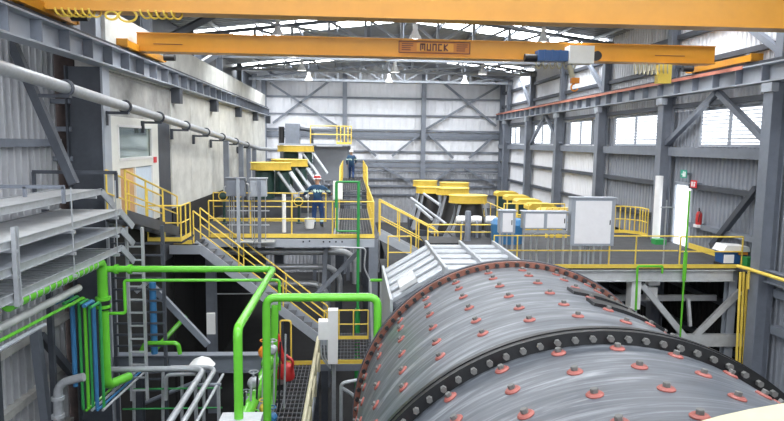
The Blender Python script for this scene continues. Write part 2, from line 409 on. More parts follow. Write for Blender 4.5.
# left wall: outer ribbed sheets near the camera, concrete block beyond
wl = struct_root('wall_left')
me = sheet_mesh('cladding_sheet', 1.0, GZ, 7.3, mat('left_cladding', (.44, .45, .48), .55, noise=.1, nscale=2), .25, .08)
for i in range(20): inst(me, 'cladding_sheet', wl, (XL, -5.7 + i, 0), (0, 0, math.pi / 2))
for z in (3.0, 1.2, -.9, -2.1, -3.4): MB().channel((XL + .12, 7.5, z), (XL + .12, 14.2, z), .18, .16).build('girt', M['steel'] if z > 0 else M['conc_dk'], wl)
MB().bar(at(8, 34, y=12.6), at(74, 184, y=12.6), .16, .16, (0, 1, 0)).build('brace', M['steel_dk'], wl)
MB().bar(at(35, 328, x=-6.1), at(47, 425, x=-6.1), .16, .16, (0, 1, 0)).build('post', M['steel'], wl)
MB().bar(at(40, 335, x=-6.2), at(76, 378, x=-6.2), .14, .14, (0, 1, 0)).build('brace', M['steel_dk'], wl)
# built-up column: web facing the camera, flange facing the hall painted lighter as if lit
c = MB(); c.box((-6.2, 14.18, GZ), (-5.44, 14.23, 4.66)); c.box((-6.22, 14.05, GZ), (-6.18, 14.4, 4.66))
c.build('column', M['steel_dk'], wl); MB().box((-5.45, 14.03, GZ), (-5.405, 14.42, 4.655)).build('column_flange', M['steel_lt'], wl)
for z in (1.9, 2.65, 3.3, 3.9): MB().box((-6.58, 14.1, z - .05), (-6.15, 14.3, z + .05)).build('wall_bracket', M['steel'], wl)
MB().box((-6.62, 14.36, GZ), (-6.15, 14.44, 7.3)).build('recess_shade_panel', mat('rusty_gap_shade', (.035, .022, .02), .8, noise=.6, nscale=4), wl)  # dark panel painting the shade of the rusty gap by the column
XC = -5.45
MB().box((XL, 14.45, .9), (XC - .1, 40.0, 5.95)).build('concrete_core', M['conc'], wl)
MB().box((XL, 14.45, GZ), (XC - .1, 40.0, .9)).build('concrete_core', M['pit'], wl)  # same core, coloured dark below for the pit's shade
# upper spandrel panels and lower wall panels, joints left open
py = [14.45, 18.6, 22.9, 27.2, 31.5, 35.8, 40.0]
for i in range(6): MB().box((XC - .1, py[i] + .015, 4.62), (XC - .02, py[i + 1] - .015, 5.98)).build('concrete_panel', M['conc'], wl)
y = 19.35
while y < 39.5:
    y1 = min(y + 2.3, 40)
    MB().box((XC - .1, y + .012, 1.0), (XC - .03, y1 - .012, 4.55)).build('concrete_panel', M['conc'], wl)
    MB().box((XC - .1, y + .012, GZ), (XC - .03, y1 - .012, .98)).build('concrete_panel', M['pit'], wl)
    y = y1
MB().box((XC - .1, 18.0, -.5), (XC - .06, 19.3, 3.6)).build('recess_shade_panel', M['steel_dk'], wl)  # dark sheet painting the shade inside the wall recess
MB().box((XC - .1, 14.5, 3.62), (XC - .03, 19.3, 4.55)).build('concrete_panel', M['conc_dk'], wl)  # darker concrete standing for the shaded gap under the runway
# control room front
MB().box((XC - .1, 14.46, 3.42), (XC, 17.95, 3.62)).build('fascia', M['cream_wall'], wl)
MB().box((XC - .1, 14.46, 0.9), (XC, 14.95, 3.42)).build('wall_board', M['cream_wall'], wl)
MB().box((XC - .1, 17.4, 0.9), (XC, 17.95, 3.42)).build('wall_board', M['cream_wall'], wl)
MB().box((XC - .1, 14.95, 2.40), (XC, 17.4, 2.62)).build('wall_board', M['cream_wall'], wl)
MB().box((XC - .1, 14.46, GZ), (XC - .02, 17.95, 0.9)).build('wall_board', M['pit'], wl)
w6 = struct_root('window_6')
MB().box((XC - .08, 14.97, 2.64), (XC - .05, 17.38, 3.40)).build('window_pane', M['glass'], w6)
f = MB()
for a, b_ in (((14.95, 2.62), (17.4, 2.62)), ((14.95, 3.41), (17.4, 3.41)), ((14.97, 2.62), (14.97, 3.41)), ((17.38, 2.62), (17.38, 3.41))):
    f.bar((XC - .01, *a), (XC - .01, *b_), .06, .05, (1, 0, 0))
f.build('window_frame', M['white'], w6)
d2 = struct_root('door_2')
MB().box((XC - .08, 14.97, 0.92), (XC - .03, 16.0, 2.38)).build('door_leaf', M['board'], d2)
MB().box((XC - .08, 16.04, 0.92), (XC - .03, 17.38, 2.38)).build('door_leaf', M['door_blue'], d2)
f = MB()
for y in (14.96, 16.02, 17.39): f.bar((XC - .01, y, .9), (XC - .01, y, 2.4), .05, .05, (1, 0, 0))
f.build('door_frame', M['white'], d2)
tag(MB().box((XC + .001, 17.5, 2.46), (XC + .02, 17.74, 2.62)).build('notice_plate', M['signr']), 'small red notice plate on the cream wall right of the control room window', 'sign')
# light grey stub columns above the left runway
for y in (13.2, 14.3):
    MB().ibeam((-5.75, y, 5.14), (-5.75, y, 7.3), .3, .4, (1, 0, 0)).build('upper_column', M['steel_lt'], wl)
for y in BAYS[1:]: MB().ibeam((-6.2, y, 5.96), (-6.2, y, 7.3), .26, .28, (1, 0, 0)).build('upper_column', M['steel'], wl)
for y0, y1 in ((14.4, 18), (19.6, 23), (24.8, 28)): MB().bar((-5.9, y0, 5.96), (-4.6, y1, 7.7), .2, .2).build('rafter_brace', M['steel_dk'], wl)
MB().box((XL, 14.45, 5.96), (XL + .06, YB, 7.35)).build('gable_sheet', M['steel_dk'], wl)

# ------------------------------------------------------------------ crane runways
def runway(x0, x1, facing, y0, y1, label, zb=4.66, zt=5.12):
    rw = thing('crane_runway', label, 'beam', ((x0 + x1) / 2, (y0 + y1) / 2, zb))
    MB().box((x0, y0, zt - .035), (x1, y1, zt)).build('top_flange', M['steel_lt'], rw)
    MB().box((x0, y0, zb), (x1, y1, zb + .035)).build('bottom_flange', M['steel_lt'], rw)
    xm = x1 - .22 if facing > 0 else x0 + .22
    MB().box((xm - .012, y0, zb + .035), (xm + .012, y1, zt - .035)).build('web', M['steel_lt'], rw)
    st = MB().box((0, -.012, zb + .035), (.19, .012, zt - .035)) if facing > 0 else MB().box((-.19, -.012, zb + .035), (0, .012, zt - .035))
    sm = st.mesh('stiffener', M['steel'])
    y = y0 + .5
    while y < y1:
        inst(sm, 'stiffener', rw, (xm + facing * .015, y, 0)); y += 1.03
    xr = (x0 + x1) / 2
    rl = MB(); rl.box((xr - .06, y0, zt), (xr + .06, y1, zt + .02)); rl.box((xr - .02, y0, zt + .02), (xr + .02, y1, zt + .07)); rl.box((xr - .035, y0, zt + .07), (xr + .035, y1, zt + .1))
    rl.build('crane_rail', M['steel_dk'], rw)
    return rw
lw = runway(-5.55, -5.2, 1, 8.5, 40.4, 'light grey crane runway beam with stiffeners along the left concrete wall')
rw = runway(9.85, 10.2, -1, 9.0, 42.6, 'grey crane runway beam with red conductor strip along the right wall')
MB().box((9.84, 15.4, 5.06), (9.88, 42.4, 5.15)).build('conductor_bar', M['rust'], rw)
brk = MB().box((-.02, -.05, -.16), (.05, .05, .02)).mesh('bracket', M['steel_dk'])
for y in BAYS:
    if y > 15: inst(MB().box((-5.5, y - .17, 4.2), (-5.22, y + .17, 4.655)).mesh('bearing_bracket', M['steel_dk']), 'bearing_bracket', lw)

# ------------------------------------------------------------------ cranes
def crane(y, xa, xb, zb, zt, wdt, label, carr, ybar):
    cr = thing('overhead_crane', label, 'crane', ((xa + xb) / 2, y, zb))
    g_ = MB(); g_.box((xa, y - wdt / 2, zb + .03), (xb, y + wdt / 2, zt - .02)); g_.box((xa, y - wdt / 2 - .06, zb), (xb, y + wdt / 2 + .06, zb + .03)); g_.box((xa, y - wdt / 2 - .04, zt - .02), (xb, y + wdt / 2 + .04, zt))
    g_.build('girder', M['crane'], cr)
    for x in carr:
        e = MB().box((x - .13, ybar[0], 5.24), (x + .13, ybar[1], 5.40)); e.box((x - .16, ybar[0] - .05, 5.26), (x + .16, ybar[0], 5.42)); e.box((x - .16, ybar[1], 5.26), (x + .16, ybar[1] + .05, 5.42))
        ec = e.build('end_carriage', M['crane'], cr)
        for yy in (ybar[0] + .3, ybar[1] - .3):
            MB().lathe([(.0, -.07), (.09, -.07), (.12, -.05), (.12, .05), (.09, .07), (0, .07)], 14, (x, yy, 5.34), 'x').build('wheel', M['steel_dk'], ec, True)
        MB().tube([(x + (.25 if x < 0 else -.25), ybar[1] - .5, 5.32), (x + (.55 if x < 0 else -.55), ybar[1] - .5, 5.32)], .09, 10).build('travel_motor', M['black'], ec, True)
    return cr
c1 = crane(11.45, -5.45, 10.0, 5.30, 6.0, .4, 'nearest orange overhead crane girder spanning the hall with yellow festoon cable', (-5.375, 10.025), (10.4, 12.5))
c2 = crane(16.15, -5.3, 9.46, 5.25, 5.71, .3, 'second orange overhead crane girder carrying the name plate and blue hoist', (-5.375, 10.025), (15.15, 18.1))
# festoon cable loops under the near girder
def loops(xs, y, z, rx, rz, tilt, mt, par):
    for x in xs:
        pts = []; mb = MB()
        for k in range(13):
            a = math.pi * (k / 12) ; pts.append((x + rx * math.cos(a), y + tilt * math.cos(a), z - rz * math.sin(a)))
        mb.tube(pts, .018, 6); mb.build('festoon_loop', mt, par, True)
loops([-4.95 + i * .11 for i in range(6)] + [-3.55 + i * .13 for i in range(5)], 11.22, 5.29, .06, .12, .12, M['guard'], c1)
for x, rx, rz in ((-4.12, .1, .07), (-3.85, .15, .1)):
    MB().tube([(x + rx * math.cos(a), 11.2, 5.2 - rz * math.sin(a)) for a in [2 * math.pi * k / 18 for k in range(18)]], .02, 6, closed=True).build('cable_coil', M['guard'], c1, True)
MB().box((-5.2, 11.17, 5.27), (9.8, 11.23, 5.31)).build('festoon_track', M['crane'], c1)
loops([7.3 + i * .11 for i in range(9)], 15.9, 5.2, .07, .26, .08, M['cream'], c2)
loops([4.75 + i * .18 for i in range(6)], 15.9, 5.2, .09, .16, .08, M['cream'], c2)
MB().box((7.9, 15.85, 4.72), (8.25, 16.05, 5.2)).build('cable_reel', M['yellow'], c2)
# name plate
yp = 16.15 - .15
pl = MB().box((1.17, yp - .012, 5.37), (2.98, yp, 5.65)).build('name_plate', M['plate'], c2)
bd = MB()
for a, b_ in (((1.17, 5.37), (2.98, 5.37)), ((1.17, 5.65), (2.98, 5.65)), ((1.17, 5.37), (1.17, 5.65)), ((2.98, 5.37), (2.98, 5.65))):
    bd.bar((a[0], yp - .014, a[1]), (b_[0], yp - .014, b_[1]), .018, .018)
for x0, x1 in ((1.24, 1.53), (2.64, 2.92)):
    for z in (5.44, 5.49, 5.54, 5.59): bd.bar((x0, yp - .014, z), (x1 - (.06 if z < 5.5 else 0), yp - .014, z), .008, .018)
bd.build('plate_border', M['ink'], pl)
MB().box((1.62, yp - .016, 5.41), (2.56, yp - .008, 5.61)).build('plate_field', M['crane'], pl)
def text(body, size, loc, mt, parent, name='lettering', rot=(math.pi / 2, 0, 0), ext=.004, bold=.0022):
    cu = bpy.data.curves.new('t', 'FONT'); cu.body = body; cu.size = size; cu.extrude = ext; cu.offset = bold; cu.align_x = 'CENTER'; cu.align_y = 'CENTER'
    o = bpy.data.objects.new('t', cu); COL.objects.link(o); dg = bpy.context.evaluated_depsgraph_get()
    me = bpy.data.meshes.new_from_object(o.evaluated_get(dg)); me.transform(Matrix.Translation(loc) @ Matrix.Rotation(rot[2], 4, 'Z') @ Matrix.Rotation(rot[0], 4, 'X'))
    bpy.data.objects.remove(o); bpy.data.curves.remove(cu)
    me.materials.clear(); me.materials.append(mt); n = bpy.data.objects.new(name, me); COL.objects.link(n); adopt(n, parent); return n
LET = {'M': [(0, 0, 0, 1), (0, 1, .55, 1), (.275, .25, .275, 1), (.55, 0, .55, 1)], 'U': [(0, 0, 0, 1), (0, 0, .42, 0), (.42, 0, .42, 1)], 'N': [(0, 0, 0, 1), (0, 1, .42, 1), (.42, 0, .42, 1)],
       'C': [(0, 0, 0, 1), (0, 0, .4, 0), (0, 1, .4, 1)], 'K': [(0, 0, 0, 1), (0, .5, .4, 1), (0, .5, .42, 0)]}
lx = 1.72
for ch in 'MUNCK':
    lm = MB()
    for (a0, b0, a1, b1) in LET[ch]:
        p = Vector((lx + a0 * .19, yp - .018, 5.44 + b0 * .145)); q = Vector((lx + a1 * .19, yp - .018, 5.44 + b1 * .145)); e_ = (q - p).normalized() * .014
        lm.bar(p - e_, q + e_, +.006, .036, (0, 0, 1) if abs(a0 - a1) > 1e-6 else (1, 0, 0))
    lm.build('letter', M['ink'], pl); lx += .17 if ch == 'M' else .145
for x0, x1 in ((-4.9, -4.2), (7.85, 8.65)): MB().box((x0, yp - .006, 5.435), (x1, yp + .002, 5.45)).build('stencil_line', M['ink'], c2)
# hoist on crane two
ho = thing('hoist', 'blue and light grey hoist with orange hook hanging on the second crane girder', 'hoist', (5.3, 16.0, 5.2))
MB().box((4.66, 15.62, 5.2), (5.42, 15.95, 5.46)).build('drum_housing', M['hoist'], ho)
for x in (4.8, 5.0, 5.2): MB().box((x, 15.6, 5.19), (x + .03, 15.96, 5.47)).build('housing_rib', M['hoist'], ho)
MB().box((5.43, 15.55, 5.14), (6.06, 15.95, 5.58)).build('control_box', M['cream_wall'], ho)
MB().tube([(4.35, 15.8, 5.28), (4.66, 15.8, 5.28)], .1, 12).build('motor', M['black'], ho, True)
for x in (6.2, ): MB().lathe([(0, -.05), (.12, -.05), (.12, .05), (0, .05)], 14, (x, 15.75, 5.36), 'y').build('trolley_wheel', M['black'], ho, True)
MB().box((6.05, 15.8, 5.34), (6.25, 15.9, 5.4)).build('trolley_arm', M['black'], ho)
hr = MB()
hr.tube([(5.46, 15.75, 5.2), (5.62, 15.75, 4.72)], .02, 6); hr.tube([(5.52, 15.7, 5.2), (5.66, 15.75, 4.72)], .02, 6); hr.build('hoist_rope', M['galv'], ho)
hb = MB().tube([(5.5, 15.75, 5.12), (5.6, 15.75, 4.82)], .07, 8).build('chain_guide', M['cream'], ho, True)
k = MB(); k.box((5.56, 15.68, 4.66), (5.76, 15.82, 4.8)); k.tube([(5.66 + .09 * math.cos(a), 15.75, 4.56 + .09 * math.sin(a)) for a in [R(90 + d) for d in range(0, 280, 28)]], .022, 6)
k.build('hook_block', M['orange'], ho, True)

# ------------------------------------------------------------------ high bay lamps
def lamp(x, y, z=6.72, label=''):
    l = thing('high_bay_lamp', label, 'lamp', (x, y, z), 'high bay lamps under the roof trusses')
    MB().lathe([(.07, .34), (.1, .3), (.13, .2), (.2, .1), (.24, 0), (.225, .0), (.185, .09), (.11, .19)], 18, (x, y, z), cap=False).build('reflector', M['white'], l, True)
    MB().lathe([(0, .55), (.075, .55), (.085, .5), (.085, .34), (0, .33)], 12, (x, y, z)).build('housing', M['white'], l, True)
    MB().tube([(x, y, z + .55), (x, y, z + .7), (x, y, roof_z(x) + .01)], .014, 6).build('suspension_rod', M['steel'], l)
    MB().lathe([(0, .03), (.1, .04), (.12, .1), (.08, .18), (0, .2)], 12, (x, y, z)).build('bulb', M['bulb'], l, True)
    d = bpy.data.lights.new('lamp_light', 'SPOT'); d.energy = LAMP; d.spot_size = R(140); d.spot_blend = .6; d.shadow_soft_size = .2; d.color = (1, .97, .93)
    o = bpy.data.objects.new('lamp_light', d); COL.objects.link(o); o.location = (x, y, z - .03); adopt(o, l)
for r_, y in enumerate((16.8, 22.3, 27.5, 32.7, 37.9)):
    for c_, x in enumerate((-2.6, 2.2, 6.8)):
        rows = ('nearest', 'second', 'third', 'fourth', 'farthest')[r_]; cols_ = ('left', 'middle', 'right')[c_]
        lamp(x, y, label='white bell shaped high bay lamp, %s column, in the %s row from the camera' % (cols_, rows))

# ------------------------------------------------------------------ sloping white process pipe along the left wall
wp = thing('process_pipe', 'long pale grey pipe sloping down along the left wall below the runway beam', 'pipe', (-5, 20, 3.3))
def pz(y): return 4.09 - (y - 9.3) * .0572
MB().tube([(-5.0, 8.2, pz(8.2)), (-5.0, 25, pz(25)), (-5.0, 34, pz(34)), (-4.3, 38.5, 2.55)], .105, 14, .5).build('pipe', M['galv'], wp, True)
for y in (11.35, 14.2, 16.6, 19.2, 21.8, 24.4, 27.2, 30):
    cl = MB(); cl.tube([(-5.0 + .125 * math.cos(a), y, pz(y) + .125 * math.sin(a)) for a in [2 * math.pi * k / 14 for k in range(14)]], .03, 6, closed=True)
    cl.box((-5.45, y - .05, pz(y) - .17), (-4.92, y + .05, pz(y) - .11)); cl.build('pipe_clamp', M['steel_dk'], wp)
    if y > 14: MB().box((-5.46, y - .04, pz(y) - .42), (-5.38, y + .04, pz(y) - .1)).build('wall_bracket', M['steel_dk'], wp)
for y in (25.2, 28.5, 30.6, 32.3): MB().bar((-5.0, y, 0), (-5.0, y, pz(y) - .1), .2, .2, (0, 1, 0)).build('support_post', M['steel'], wp)

# ------------------------------------------------------------------ railings
def railing(label, pts, h=1.0, mt='yellow', step=1.4, toe=True, mid=True, r=.022, posts=None, name='guard_railing'):
    P = [Vector(p) for p in pts]
    t = thing(name, label, 'railing', P[0])
    up = Vector((0, 0, h))
    MB().tube([p + up for p in P], r, 8, .08).build('top_rail', M[mt], t, True)
    if mid: MB().tube([p + up * .52 for p in P], r * .85, 8, .05).build('mid_rail', M[mt], t, True)
    def post(p): MB().tube([p, p + up], r, 8).build('post', M[mt], t, True)
    post(P[0])
    for a, b_ in zip(P, P[1:]):
        n = max(1, round((b_ - a).length / step))
        for i in range(1, n + 1): post(a.lerp(b_, i / n))
        if toe: MB().bar(a, b_, .012, .11, (0, 0, 1), (0, .055)).build('toe_plate', M[mt], t)
    return t

# ------------------------------------------------------------------ platforms
def grating(x0, x1, y0, y1, z, px=.09, pyy=.3):
    mb = MB(); x = x0
    while x <= x1 + 1e-4: mb.box((x - .006, y0, z - .04), (x + .006, y1, z)); x += px
    y = y0
    while y <= y1 + 1e-4: mb.box((x0, y - .012, z - .035), (x1, y + .012, z + .001)); y += pyy
    return mb
lp_ = thing('left_platform', 'upper steel platform deck in the middle left with yellow edge where a worker stands', 'platform', (-2, 22, 0))
lp_.name = 'steel_platform'; BASE[lp_.name] = Vector((-2, 22, 0))
MB().box((-5.42, 18.7, -.05), (-4.6, 24.2, 0)).build('deck_plate', M['deck'], lp_)
MB().box((-4.6, 20.0, -.05), (-.6, 24.2, 0)).build('deck_plate', M['deck'], lp_)
MB().box((-5.42, 24.21, -.05), (-.7, 34.5, 0)).build('deck_plate', M['deck'], lp_)
MB().channel((-4.6, 20, -.17), (.75, 20, -.17), .12, .26).build('edge_beam', M['steel_lt'], lp_)
MB().channel((-5.42, 18.7, -.17), (-4.5, 18.7, -.17), .12, .26).build('edge_beam', M['steel_lt'], lp_)
MB().bar((-5.3, 18.68, .06), (-4.75, 18.68, .06), .012, .12).build('toe_plate', M['yellow'], lp_)
MB().bar((-4.5, 19.97, .065), (.75, 19.97, .065), .012, .13).build('toe_plate', M['yellow'], lp_)
for x, y in ((.72, 20.1), (-4.6, 20.4), (-.9, 22.5), (-2.8, 23.9)): MB().ibeam((x, y, GZ), (x, y, -.05), .3, .3, (0, 1, 0)).build('column', M['steel'], lp_)
MB().bar(at(310, 301, y=20.4), at(358, 252, y=20.4), .14, .14, (0, 1, 0)).build('brace', M['steel'], lp_)
MB().bar(at(326, 246, y=20.5), at(324, 284, y=20.5), .14, .14, (0, 1, 0)).build('hanger', M['steel'], lp_)
gb = MB()
for x, z in ((-1.55, -.12), (-1.35, -.1), (-.9, -.12), (-.7, -.12), (-.5, -.12), (-.3, -.12)): gb.lathe([(0, -.01), (.03, -.01), (.03, .01), (0, .01)], 6, (x, 19.93, z), 'y')
gb.build('bolt_heads', M['black'], lp_)
wk = thing('walkway', 'long straight grated walkway running to the back wall in the middle of the hall', 'walkway', (0.1, 25, 0))
grating(-.57, .74, 20.05, 29.0, 0, .1, .35).build('grating', M['grate'], wk)
for x in (-.57, .74): MB().bar((x, 20.05, -.1), (x, 29, -.1), .06, .24).build('side_beam', M['steel'], wk)
grating(-.57, .74, 30.2, 41.5, .8, .1, .35).build('grating', M['grate'], wk)
for x in (-.57, .74): MB().bar((x, 30.2, .7), (x, 41.5, .7), .06, .24).build('side_beam', M['steel'], wk)
for i in range(4): MB().box((-.55, 29.0 + i * .3, .14 + .18 * i), (.72, 29.3 + i * .3, .19 + .18 * i)).build('step', M['steel_dk'], wk)
for x in (-.57, .74):
    for y in (26, 33, 39): MB().ibeam((x, y, GZ), (x, y, -.22 if y < 29 else .58), .2, .2).build('column', M['steel_dk'], wk)

railing('yellow guard railing along the front edge of the middle left platform', [(-4.55, 20.0, 0), (.7, 20.0, 0)], 1.18, toe=False, step=1.32)
tag(MB().box((-5.42, 16.62, .35), (-4.5, 17.9, .41)).build('landing_plate', M['deck']), 'small dark landing below the control room window', 'platform')
railing('yellow railing round the small landing in front of the control room', [(-5.38, 16.64, .41), (-4.52, 16.64, .41), (-4.52, 17.6, .41)], .95, step=.42)
railing('yellow railing at the back of the left platform below the disc drives', [(-5.3, 24.1, 0), (-3.6, 24.1, 0.0), (-1.0, 24.1, 0)], 1.1, step=1.2)
railing('yellow railing on the left side of the long middle walkway', [(-.57, 22.2, 0), (-.57, 29, 0), (-.57, 30.2, .8), (-.57, 41, .8)], 1.1, step=1.3)
railing('bright yellow railing on the right side of the long middle walkway', [(.74, 20.6, 0), (.74, 29, 0), (.74, 30.2, .8), (.74, 41, .8)], 1.1, step=.8)
# green gate frame at the walkway mouth
gg = thing('gate_frame', 'green tube gate frame standing at the near mouth of the middle walkway', 'gate', (0.22, 19.85, -2.4))
MB().tube([(.22, 19.85, -2.45), (.22, 19.85, 1.86)], .05, 10).build('tall_post', M['green_dk'], gg, True)
MB().tube([(.22, 19.85, 1.83), (-.5, 19.85, 1.83), (-.5, 19.85, 1.0)], .035, 8, .06).build('top_rail', M['green_dk'], gg, True)
MB().tube([(.22, 19.85, .24), (-.47, 19.85, .24), (-.47, 19.85, 1.8)], .03, 8, .06).build('bottom_rail', M['green_dk'], gg, True)
tag(MB().tube([(.22, 20.3, GZ), (.22, 20.3, -2.44)], .09, 10).build('green_riser', M['green_dk'], None, True), 'dark green riser pipe below the green gate frame', 'pipe')

# ------------------------------------------------------------------ stairs
def stair(label, p0, p1, width_dir, wd, n, mt='steel_lt', rail='yellow', rails=True, rh=.95):
    p0, p1 = Vector(p0), Vector(p1); wv = Vector(width_dir).normalized() * wd
    t = thing('steel_stair', label, 'stairs', p1)
    for s_ in (Vector((0, 0, 0)), wv): MB().bar(p0 + s_, p1 + s_, .06, .26).build('stringer', M[mt], t)
    d = (p1 - p0); hx = Vector((d.x, d.y, 0)).normalized()
    for i in range(n):
        c = p0 + d * ((i + .5) / n)
        a = c - hx * .13; b_ = c + hx * .13
        MB().add([a, b_, b_ + wv, a + wv, a - Vector((0, 0, .03)), b_ - Vector((0, 0, .03)), b_ + wv - Vector((0, 0, .03)), a + wv - Vector((0, 0, .03))],
                 [(0,1,2,3),(7,6,5,4),(0,4,5,1),(1,5,6,2),(2,6,7,3),(3,7,4,0)]).build('tread', M['grate'], t)
    if rails:
        for s_ in (Vector((0, 0, 0)), wv):
            up = Vector((0, 0, rh))
            MB().tube([p0 + s_ + up, p1 + s_ + up], .024, 8).build('handrail', M[rail], t, True)
            MB().tube([p0 + s_ + up * .5, p1 + s_ + up * .5], .02, 8).build('mid_rail', M[rail], t, True)
            for i in range(4):
                q = p0 + s_ + d * (i / 3); MB().tube([q, q + up], .022, 8).build('post', M[rail], t, True)
    return t
stair('long galvanised stair with yellow handrails descending right from the left platform to the lower level', (-4.75, 18.85, -.02), (-.75, 18.85, LOWZ), (0, 1, 0), .85, 16, rh=1.0)
stair('short shallow stair with yellow handrails beside the control room door', (-4.95, 13.9, 1.42), (-4.95, 17.9, .5), (-1, 0, 0), .4, 6, 'steel_dk', rh=1.0)
stair('short stair with bright yellow handrails going down right of the middle walkway', (.95, 20.5, .0), (2.9, 20.5, -1.0), (0, 1, 0), .8, 5, rh=1.15)
tag(MB().box((-5.4, 13.75, 1.35), (-4.95, 14.0, 1.4)).build('stair_landing', M['deck']), 'small deck landing at the top of the stair beside the control room', 'platform')

# lower level
ll = thing('lower_landing', 'dark grated lower landing at the foot of the long stair', 'platform', (0, 18.5, LOWZ))
ll.name = 'grated_landing'; BASE[ll.name] = Vector((0, 18.5, LOWZ))
grating(-.9, 2.2, 17.3, 20.1, LOWZ, .1, .3).build('grating', M['grate'], ll)
for y in (17.3, 20.1): MB().channel((-.9, y, LOWZ - .14), (2.2, y, LOWZ - .14), .1, .2).build('edge_beam', M['steel'], ll)
MB().bar((-.9, 17.28, LOWZ + .02), (.9, 17.28, LOWZ + .02), .015, .12).build('toe_plate', M['yellow'], ll)
for x in (-.8, 2.1): MB().ibeam((x, 18.7, GZ), (x, 18.7, LOWZ - .24), .2, .2).build('column', M['steel_dk'], ll)
railing('yellow railing with bays round the back of the lower landing', [(-.85, 19.4, LOWZ), (.55, 19.4, LOWZ)], .95, step=.48)
lwk = thing('lower_walkway', 'grated lower walkway leading toward the camera beside the mill', 'walkway', (-1.45, 14, LOWZ))
lwk.name = 'walkway'; BASE[lwk.name] = Vector((-1.45, 14, LOWZ))
grating(-2.05, -.92, 11.0, 17.2, LOWZ, .1, .25).build('grating', M['grate'], lwk)
for x in (-2.07, -.9): MB().bar((x, 11, LOWZ - .12), (x, 17.2, LOWZ - .12), .05, .24).build('side_beam', M['steel'], lwk)
MB().bar((-2.05, 17.2, LOWZ + .03), (-.92, 17.2, LOWZ + .03), .02, .12).build('toe_plate', M['yellow'], lwk)
for x in (-2.0, -.95):
    for y in (11.5, 16.5): MB().ibeam((x, y, GZ), (x, y, LOWZ - .24), .16, .16).build('column', M['steel_dk'], lwk)
t = thing('guard_railing', 'cream yellow railing beside the mill on the lower walkway', 'railing', (-.88, 14, LOWZ))
MB().tube([(-.88, 11.2, -2.2), (-.88, 16.6, -2.2), (-.88, 16.6, -3.2)], .05, 10, .12).build('top_rail', M['cream'], t, True)
MB().tube([(-.88, 11.2, -2.68), (-.88, 16.6, -2.68)], .04, 8).build('mid_rail', M['cream'], t, True)
for y in (11.3, 13.1, 14.9): MB().tube([(-.88, y, -3.2), (-.88, y, -2.2)], .045, 8).build('post', M['cream'], t, True)

# ------------------------------------------------------------------ mill
A0 = Vector((2.38, 5.4, -1.255)); A1 = Vector((2.66, 9.68, -1.40)); AX = (A1 - A0).normalized()
ml = thing('ball_mill', 'huge grey rotating ball mill drum with red washers and black flange in the foreground', 'mill', (2.38, 5.4, -1.255))
mill_rot = AX.to_track_quat('Y', 'Z')
ml.rotation_mode = 'QUATERNION'; ml.rotation_quaternion = mill_rot
def mpart(mb, name, mt, smooth=True):
    o = bpy.data.objects.new(name, mb.mesh(name, mt, smooth)); COL.objects.link(o); o.parent = ml; return o
RS = 2.53
mpart(MB().lathe([(RS, -2.75), (RS, -.06)], 128, axis='y', cap=False), 'near_shell', M['shell'])
mpart(MB().lathe([(RS, .06), (RS, 4.22)], 128, axis='y', cap=False), 'far_shell', M['shell'])
def ring(s0, s1, rad, mt, name):
    return mpart(MB().lathe([(RS - .02, s0), (rad, s0), (rad, s1), (RS - .02, s1)], 160, axis='y', cap=False), name, mt)
ring(-.075, -.003, 2.655, M['ringblk'], 'near_flange'); ring(.003, .075, 2.665, M['ringblk'], 'near_flange')
ring(4.20, 4.28, 2.615, M['ringred'], 'far_flange'); ring(4.285, 4.36, 2.635, M['steel_dk'], 'far_flange')
mpart(MB().lathe([(RS, 4.36), (1.2, 5.0), (.9, 5.05), (.9, 5.9), (.6, 5.9)], 64, axis='y', cap=False), 'far_end_cone', M['shell'])
mpart(MB().lathe([(RS, -2.75), (1.2, -3.3), (.9, -3.35), (.9, -4.0), (.6, -4.0)], 64, axis='y', cap=False), 'near_end_cone', M['shell'])
def inst_m(me, name, s_, ang, rad):
    o = bpy.data.objects.new(name, me); COL.objects.link(o); o.parent = ml
    a = R(ang); o.location = (rad * math.sin(a), s_, rad * math.cos(a)); o.rotation_euler = (0, a, 0); return o
bolt = MB()
bolt.lathe([(0, 0), (.066, 0), (.068, .012), (.055, .024), (0, .026)], 14, mi=0)
bolt.lathe([(0, .02), (.03, .02), (.03, .055), (.025, .06), (0, .06)], 6, mi=1)
bolt_me = bolt.mesh('liner_bolt', [M['red'], M['nut']], True)
for s_ in (-2.2, -1.72, -1.22, -.72, -.22, .97, 1.53, 2.18, 2.85, 3.42, 3.88):
    for k in range(30):
        a = .5 + 12 * k
        inst_m(bolt_me, 'liner_bolt', s_, a, RS - .004)
nutm = MB().lathe([(0, -.05), (.031, -.05), (.031, -.004), (.024, .006), (0, .006)], 6, axis='y').mesh('flange_bolt', M['nut'])
nutd = MB().lathe([(0, -.05), (.036, -.05), (.036, .0), (.03, .01), (0, .01)], 6, axis='y').mesh('flange_bolt', M['black'])
for k in range(100):
    inst_m(nutm, 'flange_bolt', -.08, 3.6 * k, 2.592)
    inst_m(nutd, 'flange_bolt', 4.195, 3.6 * k, 2.572)
# two dark curved manhole cover bars
for s0, a0, a1 in ((2.42, 8.0, 27), (1.80, 9.5, 30)):
    mb = MB(); vs = []; n = 10
    for i in range(n + 1):
        a = R(a0 + (a1 - a0) * i / n)
        for rr, ss in ((RS - .01, s0 - .16), (RS + .04, s0 - .16), (RS + .04, s0 + .16), (RS - .01, s0 + .16)): vs.append((rr * math.sin(a), ss, rr * math.cos(a)))
    fs_ = [(4 * i + k, 4 * i + (k + 1) % 4, 4 * i + 4 + (k + 1) % 4, 4 * i + 4 + k) for i in range(n) for k in range(4)] + [(0, 1, 2, 3), tuple(4 * n + k for k in (3, 2, 1, 0))]
    mpart(mb.add(vs, fs_), 'manhole_bar', M['ringblk'])
